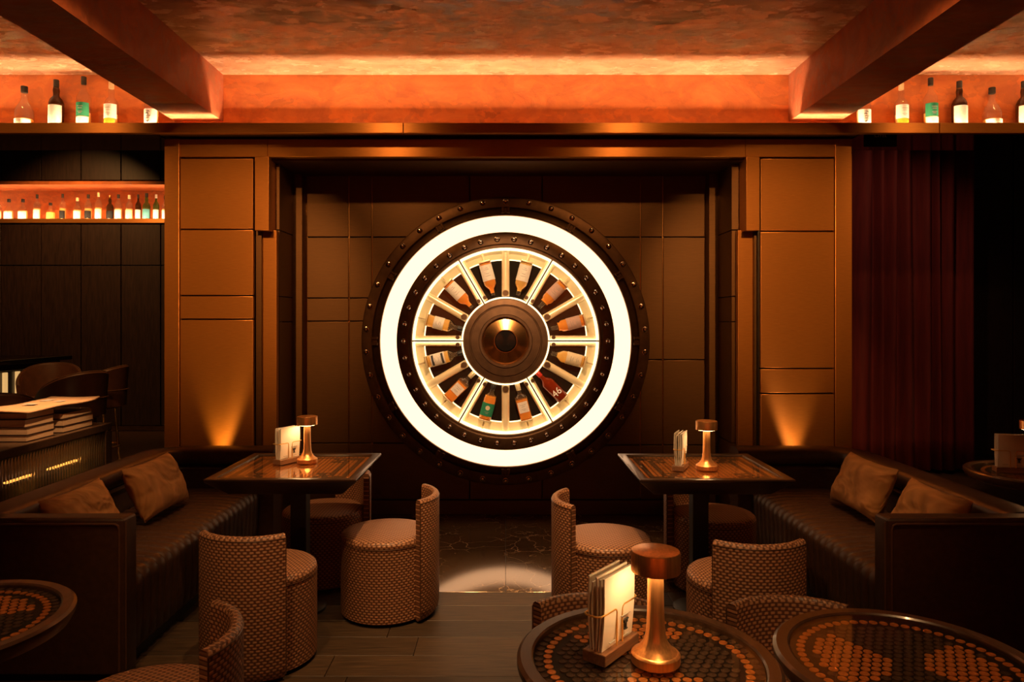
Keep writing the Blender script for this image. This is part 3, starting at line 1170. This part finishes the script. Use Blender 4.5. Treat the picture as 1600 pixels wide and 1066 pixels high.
TA = (.312, 1.559, .287)
TB = (.884, 1.545, .279)
TC = (-1.394, 1.741, .286)
TD = (2.615, 3.47, .305)
round_table(*TA, 'round coin table with lamp and menu holder, next to the bare bow-tie coin table', 97)
round_table(*TB, 'bare round table inlaid with a bow-tie of copper coins', 168)
round_table(*TC, 'round coin table in front of the sofa arm by the books', 75)
round_table(*TD, 'round coin table with a menu holder behind the sofa by the red curtain', 30)


def square_table(cx, cy, W, D, label):
    t = thing('square_table', label, 'table', (cx, cy, 0), 0, 'square coin tables')
    rw = .042
    # bevelled top: inverted truncated pyramid with a raised frame
    b = B()
    hx, hy = W / 2, D / 2
    t_ = bmesh.new()
    loops = []
    for ox, oy, z in ((hx, hy, .741), (hx, hy, .728), (hx - .085, hy - .085, .652)):
        loops.append([t_.verts.new((sx * ox, sy * oy, z)) for sx, sy in ((-1, -1), (1, -1), (1, 1), (-1, 1))])
    inn = [t_.verts.new((sx * (hx - rw), sy * (hy - rw), .741)) for sx, sy in ((-1, -1), (1, -1), (1, 1), (-1, 1))]
    inb = [t_.verts.new((sx * (hx - rw), sy * (hy - rw), .7265)) for sx, sy in ((-1, -1), (1, -1), (1, 1), (-1, 1))]
    chain = [inb, inn] + loops
    for A, C in zip(chain, chain[1:]):
        for i in range(4):
            j = (i + 1) % 4
            t_.faces.new((A[i], A[j], C[j], C[i]))
    t_.faces.new(inb)
    t_.faces.new(loops[-1][::-1])
    bmesh.ops.recalc_face_normals(t_, faces=t_.faces)
    bmesh.ops.bevel(t_, geom=[e for e in t_.edges if e.calc_face_angle(0) > .3], offset=.003, segments=2, affect='EDGES', profile=.5)
    obj('table_top', merge(b, t_), 'dark_wood', t)
    obj('glass_top', bx((-hx + rw + .001, -hy + rw + .001, .7335), (hx - rw - .001, hy - rw - .001, .7365)), 'table_glass', t)
    obj('pedestal', bx((-.04, -.04, .02), (.04, .04, .653), .003, 1), 'black', t)
    obj('base_plate', lathe(B(), [(0, 0), (.13, 0), (.13, .014), (.115, .022), (0, .022)], 40), 'black', t)
    pts = []
    d = .0226
    nx, ny = int((W - 2 * rw) / d), int((D - 2 * rw) / d)
    for i in range(nx):
        for j in range(ny):
            a, c = min(i, nx - 1 - i), min(j, ny - 1 - j)
            m = min(a, c)
            cop = True
            if m == 1:
                cop = False
            elif m == 0:
                cop = True
            elif a < 8 and c < 7:
                cop = (a in (2, 3) and c > 3) or (a + 2 * c) % 5 == 0
            elif a == 4 or (a == 2 and c > 8):
                cop = a != 4
            pts.append(((i - (nx - 1) / 2) * d, (j - (ny - 1) / 2) * d, cop))
    lay_coins(t, pts, .7266, (cx, cy, 0))
    return t


square_table(-1.058, 3.63, .716, .67, 'square coin-topped table beside the sofa near the books')
square_table(.993, 3.62, .728, .66, 'square coin-topped table beside the sofa near the red curtain')


# ------------------------------------------------------------------ table lamps
def lamp(x, y, z, label):
    o = thing('table_lamp', label, 'lamp', (x, y, z), 0, 'copper table lamps')
    obj('base', lathe(B(), [(0, 0), (.050, 0), (.053, .003), (.053, .020), (.050, .0235), (.047, .025), (0, .025)], 48), 'copper', o)
    pr = [(.0465, .025), (.036, .034), (.027, .046), (.022, .062), (.0195, .085), (.0182, .12), (.0172, .205), (0, .205)]
    obj('stem', lathe(B(), pr, 40), 'copper', o, angle=50)
    cp = [(.0175, .200), (.049, .200), (.053, .200), (.053, .241), (.0515, .244), (.049, .245), (0, .2455)]
    obj('cap', lathe(B(), cp, 48), 'copper', o)
    obj('light_disc', lathe(B(), [(.0185, .1995), (.047, .1995), (.047, .1985), (.0185, .1985), (.0185, .1995)], 40), 'lamp_glow', o)
    return o


lamp(.327, 1.535, .7375, 'copper mushroom lamp on the round table next to the bare bow-tie coin table')
lamp(-1.047, 3.715, .7375, 'copper mushroom lamp on the square table near the books')
lamp(1.012, 3.545, .7375, 'copper mushroom lamp on the square table near the red curtain')
lamp(2.655, 3.55, .7375, 'copper mushroom lamp on the table behind the sofa by the red curtain')


# ------------------------------------------------------------------ menu holders
def holder(x, y, z, ang, label, n=5):
    o = thing('menu_holder', label, 'menu holder', (x, y, z), ang, 'menu holders')
    L, Wd = .150, .058
    obj('wooden_base', bx((-L / 2, -Wd / 2, 0), (L / 2, Wd / 2, .025), .0015, 1), 'holder_wood', o)
    w = .0022
    for sy in (-1, 1):
        b = B()
        yy = sy * .021
        for sx in (-1, 1):
            pts = [(sx * .012, yy, .024), (sx * .012, yy, .098), (sx * .014, yy, .104), (sx * .020, yy, .107), (sx * .068, yy, .107),
                   (sx * .078, yy * .95, .107), (sx * .083, yy * .6, .107), (sx * .084, 0, .107)]
            tube(b, pts, w, 8)
        obj('wire_clip', b, 'gold_wire', o)
    H = .160
    for i in range(n):
        yy = -.013 + .026 * i / (n - 1)
        lean = -.06 + .10 * i / (n - 1)
        b = B()
        t = bmesh.new()
        th = .0035
        rows = []
        for k in range(7):
            v = k / 6
            zz = .0255 + H * v - (.004 * i if i % 2 else 0) * v
            yo = yy + lean * .12 * v + .0035 * math.sin(v * PI) * (1 if i > 2 else -1)
            rows.append([t.verts.new((sx * .066, yo + sy * th / 2, zz)) for sx, sy in ((-1, -1), (1, -1), (1, 1), (-1, 1))])
        for A, C in zip(rows, rows[1:]):
            for q in range(4):
                t.faces.new((A[q], A[(q + 1) % 4], C[(q + 1) % 4], C[q]))
        t.faces.new(rows[0])
        t.faces.new(rows[-1][::-1])
        card = obj('menu_card', merge(b, t), 'paper', o)
        if i == 0:
            b = B()
            yq = yy - .0115
            box(b, (.014, yq, .070), (.036, yq + .004, .0725))
            box(b, (.0225, yq, .052), (.0275, yq + .004, .070))
            box(b, (.019, yq, .049), (.031, yq + .004, .0515))
            box(b, (.018, yq, .064), (.032, yq + .004, .070))
            obj('printed_emblem', b, 'ink', card)
            b = B()
            box(b, (.006, yq, .082), (.044, yq + .004, .0832))
            box(b, (.012, yq, .036), (.040, yq + .004, .0372))
            box(b, (-.046, yq, .040), (-.022, yq + .004, .0410))
            obj('printed_lines', b, 'print_grey', card)
    return o


holder(.238, 1.585, .7375, math.radians(51), 'menu holder on the round table next to the bare bow-tie coin table')
holder(-1.152, 3.72, .7375, math.radians(60), 'menu holder with bright cards on the square table near the books')
holder(.885, 3.565, .7375, math.radians(66), 'menu holder seen edge-on, on the square table near the red curtain')
holder(2.50, 3.48, .7375, math.radians(-14), 'menu holder on the table behind the sofa by the red curtain')


# ------------------------------------------------------------------ woven drum stools
def make_stool_meshes():
    R = .23
    b = lathe(B(), [(0, .006), (R - .02, .006), (R, .02), (R, .36), (R * .998, .375)], 56)
    uv_weave(b, R)
    drum = finish(b, 50)
    b = lathe(B(), [(R * .985, .375), (R, .379), (R, .388), (R * .985, .400), (R * .94, .409), (R * .8, .414), (R * .4, .418), (0, .419)], 56)
    uv_weave(b, R)
    seat = finish(b, 50)
    # seat seam
    seam = finish(tube(B(), [(R * .992 * math.cos(a), R * .992 * math.sin(a), .3765) for a in [2 * PI * i / 64 for i in range(64)]], .0035, 6, True))
    # backrest: curved slab outside the drum
    t = bmesh.new()
    n = 22
    ha = math.radians(45)
    r0, r1, zt = R + .003, R + .040, .605
    prof = [(r0, .012), (r1 - .02, .010), (r1 - .005, .03), (r1, .06), (r1, zt - .02), (r1 - .004, zt - .006), (r1 - .012, zt), (r0 + .010, zt), (r0 + .003, zt - .006), (r0, zt - .02)]
    rows = []
    for i in range(n + 1):
        a = -ha + 2 * ha * i / n
        rows.append([t.verts.new((r * math.cos(a), r * math.sin(a), z)) for r, z in prof])
    for A, C in zip(rows, rows[1:]):
        for k in range(len(prof)):
            j = (k + 1) % len(prof)
            t.faces.new((A[k], A[j], C[j], C[k]))
    t.faces.new(rows[0])
    t.faces.new(rows[-1][::-1])
    uv_weave(t, R + .03)
    back = finish(t, 40)
    b = B()
    for rr in (r1 - .002,):
        top = [(rr * math.cos(a), rr * math.sin(a), zt - .016) for a in [-ha + 2 * ha * i / 24 for i in range(25)]]
        tube(b, top, .003, 6)
        for sa in (-ha, ha):
            tube(b, [(rr * math.cos(sa), rr * math.sin(sa), z) for z in (.03, .2, .4, zt - .016)], .003, 6)
    pip = finish(b)
    for me, m in ((drum, 'woven_leather'), (seat, 'woven_leather'), (seam, 'leather_piping'), (back, 'woven_leather'), (pip, 'leather_piping')):
        me.materials.append(MATS[m])
    return drum, seat, seam, back, pip


SM = make_stool_meshes()


def stool(x, y, back_deg, label):
    o = thing('drum_stool', label, 'stool', (x, y, 0), math.radians(back_deg), 'woven drum stools')
    obj('drum', SM[0], None, o)
    s = obj('seat', SM[1], None, o)
    obj('seam', SM[2], None, s)
    k = obj('backrest', SM[3], None, o)
    obj('piping', SM[4], None, k)
    return o


stool(-.612, 3.62, 2, 'woven drum stool on the aisle side of the square table near the books')
stool(-1.07, 3.11, -97, 'woven drum stool with its back to the aisle, before the square table near the books')
stool(-1.05, 4.06, 42, 'woven drum stool between the bronze wall and the square table near the books')
stool(.50, 3.53, 180, 'woven drum stool on the aisle side of the square table near the red curtain')
stool(1.01, 3.01, -88, 'woven drum stool with its back turned, before the square table near the red curtain')
stool(1.165, 3.955, 142, 'woven drum stool between the bronze wall and the square table near the red curtain')
stool(-1.028, 1.99, 18, 'woven drum stool drawn up to the round table in front of the sofa arm')
stool(.275, 2.02, 90, 'woven drum stool tucked under the round table with the lamp')
stool(.872, 2.00, 88, 'woven drum stool tucked under the bare bow-tie coin table')
floor_patch = obj('floor_patch', bx((3.7, 6.5, -.008), (4.13, 6.8, .004), .003, 1), 'paper_tan')  # thin pale slab on the darker floor
tag(floor_patch, 'small pale patch on the floor at the foot of the red curtain', 'floor_patch')


# ------------------------------------------------------------------ sofas
def sofa(s, label):
    o = thing('banquette_sofa', label, 'sofa', (0, 0, 0), 0, 'brown leather banquettes')
    S = Matrix.Scale(s, 4, Vector((1, 0, 0))) if s < 0 else Matrix.Identity(4)

    def fx(b):
        bmesh.ops.transform(b, matrix=S, verts=b.verts)
        return b
    # backrest swept round the outer corner
    path = [(1.48, 4.56), (1.75, 4.56), (2.02, 4.56)]
    for i in range(1, 9):
        a = PI / 2 - (PI / 2) * i / 8
        path.append((2.02 + .20 * math.cos(a), 4.36 + .20 * math.sin(a)))
    path += [(2.22, 3.6), (2.22, 2.99)]
    half = .088
    body = [(-half + .015, .03), (half, .03), (half, .545), (half - .012, .56), (-half + .027, .56), (-half + .015, .545)]
    obj('backrest', fx(sweep(B(), path, body)), 'leather', o)
    roll = []
    for k in range(16):
        a = 2 * PI * k / 16
        roll.append(((half + .006) * (abs(math.cos(a)) ** .6) * (1 if math.cos(a) >= 0 else -1), .616 + .056 * (abs(math.sin(a)) ** .7) * (1 if math.sin(a) >= 0 else -1)))
    obj('top_roll', fx(sweep(B(), path, roll)), 'leather', o)
    # near arm panel with piping frame
    arm = obj('arm', fx(bx((1.56, 2.88, .03), (2.315, 2.985, .672), .016, 3)), 'leather', o)
    b = B()
    pts = [(1.580, 2.878, .05), (1.580, 2.878, .63), (1.584, 2.878, .645), (1.597, 2.878, .652), (1.9, 2.878, .652), (2.30, 2.878, .652)]
    tube(b, pts, .005, 8)
    pts = [(1.5615, 2.895, .05), (1.5615, 2.895, .655), (1.58, 2.895, .671), (2.30, 2.895, .671)]
    tube(b, pts, .004, 8)
    obj('piping', fx(b), 'leather_piping', arm)
    # channelled seat
    prof = [(1.62, .06), (1.585, .10), (1.577, .2), (1.572, .32)]
    for i in range(7):
        a = PI + (-PI / 2) * i / 6
        prof.append((1.620 + .05 * math.cos(a), .36 + .05 * math.sin(a)))
    prof += [(1.70, .418), (1.85, .420), (2.0, .418), (2.14, .41)]
    nr, sub = 22, 8
    Y0, Y1 = 2.985, 4.475
    t = bmesh.new()
    rows = []
    for q in range(nr * sub + 1):
        u = q / (nr * sub)
        y = Y0 + (Y1 - Y0) * u
        bulge = .009 * (abs(math.sin(PI * q / sub)) ** .55)
        r = []
        for i, (x, z) in enumerate(prof):
            a = Vector(prof[max(i - 1, 0)])
            c = Vector(prof[min(i + 1, len(prof) - 1)])
            d = (c - a).normalized()
            n = Vector((-d.y, d.x))
            r.append(t.verts.new((x + n.x * bulge, y, z + n.y * bulge)))
        rows.append(r)
    for A, C in zip(rows, rows[1:]):
        for k in range(len(prof) - 1):
            t.faces.new((A[k], A[k + 1], C[k + 1], C[k]))
    obj('channelled_seat', fx(merge(B(), t)), 'leather', o, angle=60)
    obj('seat_base', fx(bx((1.63, 2.985, 0), (2.14, 4.475, .36))), 'black', o)
    return o


sofa(-1, 'brown leather corner banquette beside the console with books')
sofa(1, 'brown leather corner banquette in front of the red curtain')


def pillow(loc, rot, L, H, T, label):
    t = bmesh.new()
    nu, nv = 28, 18
    rr = random.Random(hash(label) % 1000 if False else int(abs(loc[0]) * 1000 + loc[1] * 77))
    ph = [rr.uniform(0, 6) for _ in range(6)]
    grid = {}
    for side in (1, -1):
        for i in range(nu + 1):
            for j in range(nv + 1):
                u, v = -1 + 2 * i / nu, -1 + 2 * j / nv
                edge = i in (0, nu) or j in (0, nv)
                if edge and side == -1:
                    grid[(side, i, j)] = grid[(1, i, j)]
                    continue
                th = T / 2 * ((1 - u ** 4) * (1 - v ** 4)) ** .55
                w = .006 * math.sin(4 * u + 3 * v + ph[0]) + .0025 * math.sin(15 * (u * .4 + v) + 3 * math.sin(3 * u + ph[1])) + .003 * math.sin(9 * u * v + ph[2])
                fall = (1 - abs(u) ** 6) * (1 - abs(v) ** 6)
                x = L / 2 * u * (1 - .07 * (1 - abs(u)) * 0 - .06 * (1 - v * v) * abs(u))
                z = H / 2 * v * (1 - .08 * (1 - u * u) * abs(v))
                grid[(side, i, j)] = t.verts.new((x, side * (th + w * fall), z))
    for side in (1, -1):
        for i in range(nu):
            for j in range(nv):
                q = [grid[(side, i, j)], grid[(side, i + 1, j)], grid[(side, i + 1, j + 1)], grid[(side, i, j + 1)]]
                t.faces.new(q if side == 1 else q[::-1])
    o = obj('pillow', merge(B(), t), 'velvet', None, loc, angle=80)
    o.rotation_euler = rot
    tag(o, label, 'pillow', 'brown velvet pillows')
    return o


for s, nm in ((-1, 'by the books'), (1, 'by the red curtain')):
    pillow((s * (1.955 if s > 0 else 1.91), 3.86, .585), (s * math.radians(28) * -1 if False else 0, 0, 0), .50, .30, .13, 'brown velvet pillow leaning in the corner end of the sofa ' + nm)
    pillow((s * 1.955, 3.26, .575), (0, 0, 0), .46, .29, .13, 'brown velvet pillow against the armrest end of the sofa ' + nm)
for o in [x for x in COL.objects if x.name.startswith('pillow')]:
    s = -1 if o.location.x < 0 else 1
    # long side along Y, leaning back against the sofa
    Rm = Matrix.Rotation(-s * -.42, 4, 'Y') @ Matrix.Rotation(PI / 2, 4, 'Z')
    o.rotation_euler = Rm.to_euler()


# ------------------------------------------------------------------ uplights added behind the sofas to imitate reflected streaks
for x, w, c in ((-1.958, 16, (1.0, .50, .10)), (1.98, 14, (1.0, .52, .18))):
    t = thing('added_uplight', 'slim unseen uplight added for the streak on the bronze pilaster ' + ('beside the bar alcove' if x < 0 else 'beside the red curtain'), 'light', (x, 4.745, 0))
    obj('housing', lathe(B(), [(0, 0), (.05, 0), (.05, .01), (.02, .015), (.02, .36), (.032, .37), (.032, .45), (.028, .455), (.026, .42), (0, .42)], 24), 'black', t)
    sp = spot('streak_spot', (0, .030, .46), (0, .082, .95), w * 2.6, 46, 1.0, c, .03)
    sp.parent = t

# ------------------------------------------------------------------ console with books, left
con = thing('console_table', 'dark wood console with ribbed glass sides behind the sofa', 'console', (-3.08, 4.3, 0))
HX, HYc = .23, .80
obj('top', bx((-HX, -HYc, .70), (HX, HYc, .75), .004, 2), 'dark_wood', con)
for sx in (-1, 1):
    for sy in (-1, 1):
        obj('leg', bx((min(sx * HX, sx * (HX - .06)), min(sy * HYc, sy * (HYc - .08)), 0), (max(sx * HX, sx * (HX - .06)), max(sy * HYc, sy * (HYc - .08)), .70), .003, 1), 'dark_wood', con)
obj('lower_shelf', bx((-HX + .02, -HYc + .02, .18), (HX - .02, HYc - .02, .21)), 'joint_brass', con)
obj('inner_back', bx((-HX + .02, -HYc + .08, .21), (-HX + .035, HYc - .08, .70)), 'bronze_dark', con)
t = bmesh.new()
ys = -HYc + .08
n = int((2 * HYc - .16) / .027) * 4
prev = None
for i in range(n + 1):
    y = ys + (2 * HYc - .16) * i / n
    xx = HX - .02 + .013 * abs(math.sin(PI * i / 4))
    cur = (t.verts.new((xx, y, .21)), t.verts.new((xx, y, .70)))
    if prev:
        t.faces.new((prev[0], cur[0], cur[1], prev[1]))
    prev = cur
gp = obj('ribbed_glass_panel', merge(B(), t), 'ribbed_glass', con, angle=80)
sol = gp.modifiers.new('thickness', 'SOLIDIFY')
sol.thickness = .004
for ya, yb in ((-.18, .04), (.20, .50)):
    obj('reflection_bar', bx((.14, ya, .53), (.16, yb, .54)), 'lamp_glow', con)  # glowing bars added to imitate lamp reflections in the ribbed glass


def book(x, y, z, w, d, h, rz, label):
    o = thing('book', label, 'book', (x, y, z), rz, 'large books on the console')
    b = B()
    box(b, (-w / 2, -d / 2, 0), (w / 2, d / 2, .004))
    box(b, (-w / 2, -d / 2, h - .004), (w / 2, d / 2, h))
    box(b, (-w / 2, -d / 2, 0), (-w / 2 + .004, d / 2, h))
    obj('cover', b, 'book_cover', o)
    obj('pages', bx((-w / 2 + .004, -d / 2 + .005, .004), (w / 2 - .005, d / 2 - .005, h - .004)), 'page_edge', o)
    return o


zz = .7505
names = ('bottom', 'second', 'third', 'top')
hs = (.040, .046, .050, .040)
for i in range(4):
    book(-3.03 + (0, .004, -.003, .002)[i], 4.40, zz, .25, .27, hs[i], (.0, .02, -.01, .015)[i], names[i] + ' book of the four-book pile on the console')
    zz += hs[i] + .0003
ztop1 = zz
zz = .7505
hs2 = (.042, .046, .040)
for i in range(3):
    book(-3.03 + (0, .003, -.004)[i], 4.79, zz, .25, .34, hs2[i], (.01, -.01, .02)[i], ('bottom', 'middle', 'top')[i] + ' book of the three-book pile on the console')
    zz += hs2[i] + .0003
t = bmesh.new()
rows = []
zb = ztop1 + .001
for i in range(13):
    u = i / 12
    rows.append([t.verts.new((-3.20 + .34 * v / 6, 4.22 + .74 * u, zb + .004 * (1 + math.sin(u * 9 + v * .7)) + .010 * (u > .95) + .012)) for v in range(7)])
for A, C in zip(rows, rows[1:]):
    for k in range(6):
        t.faces.new((A[k], A[k + 1], C[k + 1], C[k]))
np_ = obj('newspaper', merge(B(), t), 'paper_tan', None, angle=80)
sm = np_.modifiers.new('thickness', 'SOLIDIFY')
sm.thickness = .012
sm.offset = -1
tag(np_, 'folded newspaper lying across the book piles', 'newspaper')
b = B()
for (a0, a1, c0, c1) in ((-3.10, -3.02, 4.50, 4.56), (-3.0, -2.95, 4.66, 4.74), (-3.12, -3.06, 4.7, 4.8)):
    box(b, (a0, c0, zb + .0215), (a1, c1, zb + .0225))
obj('newsprint', b, 'print_grey', np_)

# ------------------------------------------------------------------ bar counter and bar chairs
bar = thing('bar_counter', 'dark bar counter with glowing glass blocks under its top', 'bar', (-5.33, 6.6, 0))
obj('counter_top', bx((-.6, -1.9, 1.05), (.38, 1.45, 1.10), .012, 3), 'black_gloss', bar)
obj('apron', bx((-.5, -1.8, .98), (.28, 1.38, 1.05), .004, 1), 'dark_wood', bar)
obj('front_panel', bx((-.4, -1.75, 0), (.20, 1.32, .98)), 'dark_wood', bar)
for i in range(16):
    y = -1.65 + i * .185
    obj('glass_block', bx((.20, y, .70), (.225, y + .055, .96), .004, 1), 'bar_glow', bar)


def bar_chair(x, y, deg, label, zt=1.05):
    o = thing('bar_chair', label, 'chair', (x, y, 0), math.radians(deg), 'leather tub chairs at the bar')
    t = bmesh.new()
    n = 30
    ha = math.radians(112)
    rows = []
    for i in range(n + 1):
        a = -ha + 2 * ha * i / n
        k = abs(a) / ha
        top = zt - .20 * k ** 2.2
        r = .27
        rows.append([t.verts.new((rr * math.cos(a), rr * math.sin(a), z)) for rr, z in ((r - .035, .66), (r - .01, .66), (r + .012, top - .012), (r + .004, top), (r - .016, top), (r - .022, top - .012))])
    for A, C in zip(rows, rows[1:]):
        for q in range(6):
            t.faces.new((A[q], A[(q + 1) % 6], C[(q + 1) % 6], C[q]))
    t.faces.new(rows[0])
    t.faces.new(rows[-1][::-1])
    sh = obj('tub_back', merge(B(), t), 'chair_leather', o)
    obj('top_piping', tube(B(), [((.268) * math.cos(a), .268 * math.sin(a), zt - .20 * (abs(a) / ha) ** 2.2 + .002) for a in [-ha + 2 * ha * i / 30 for i in range(31)]], .007, 6), 'leather_piping', sh)
    obj('band', tube(B(), [(.278 * math.cos(a), .278 * math.sin(a), .82) for a in [-1.6 + 3.2 * i / 24 for i in range(25)]], .005, 6), 'leather_piping', sh)
    obj('seat', lathe(B(), [(0, .64), (.21, .64), (.235, .66), (.235, .70), (.21, .725), (0, .73)], 36), 'chair_leather', o)
    for q in range(4):
        a = PI / 4 + q * PI / 2
        obj('leg', tube(B(), [(.17 * math.cos(a), .17 * math.sin(a), .64), (.22 * math.cos(a), .22 * math.sin(a), 0.0)], .014, 8), 'joint_brass', o)
    obj('foot_ring', tube(B(), [(.205 * math.cos(a), .205 * math.sin(a), .26) for a in [2 * PI * i / 32 for i in range(32)]], .010, 8, True), 'joint_brass', o)
    return o


bar_chair(-4.6, 7.1, 112, 'tub chair turned to show its seat beside the bar counter')
bar_chair(-3.8, 6.17, -20, 'dark tub chair seen from behind, between the bar and the console end')
bar_chair(-4.0, 6.88, 5, 'reddish tub chair half hidden behind another tub chair')
bar_chair(-3.64, 5.0, -60, 'tub chair right behind the console with books', .99)

# ------------------------------------------------------------------ curtain and sign, right
t = bmesh.new()
XC0, XC1, YC = 3.25, 4.56, 6.9
n = 160
rows = []
for i in range(n + 1):
    u = i / n
    x = XC0 + (XC1 - XC0) * u
    ph = u * 2 * PI * 9 + 1.3 * math.sin(u * 17)
    col = []
    for k in range(13):
        v = k / 12
        amp = .045 + .02 * v
        col.append(t.verts.new((x + .012 * math.sin(ph * .5 + v * 2), YC + amp * math.sin(ph + .5 * math.sin(v * 3 + u * 7)), .03 + 3.6 * v)))
    rows.append(col)
for A, C in zip(rows, rows[1:]):
    for k in range(12):
        t.faces.new((A[k], A[k + 1], C[k + 1], C[k]))
cu = obj('curtain', merge(B(), t), 'curtain_red', None, angle=80)
cm = cu.modifiers.new('thickness', 'SOLIDIFY')
cm.thickness = .006
tag(cu, 'heavy dark red velvet curtain hanging beside the bronze pilaster', 'curtain')
rail = obj('curtain_rail', tube(B(), [(XC0 - .1, YC, 3.645), (XC1 + .1, YC, 3.645)], .018, 10), 'black', None, (0, 0, .03))
tag(rail, 'black rail carrying the red curtain', 'rail')
SY = 4.75
sg = thing('hanging_sign', 'small black sign board with grey letters fixed under the ledge by the red curtain', 'sign', (xpx(1376, SY), SY, zpx(229, SY)))
obj('board', bx((-.11, 0, 0), (.11, .012, 2.7465 - zpx(229, SY)), .002, 1), 'matt_black', sg)
me = text_mesh('CIVEL', .034)
me.materials.append(MATS['print_grey'])
to = bpy.data.objects.new('lettering', me)
COL.objects.link(to)
to.parent = sg
to.location = (0, -.001, .074)
to.rotation_euler = (PI / 2, 0, 0)
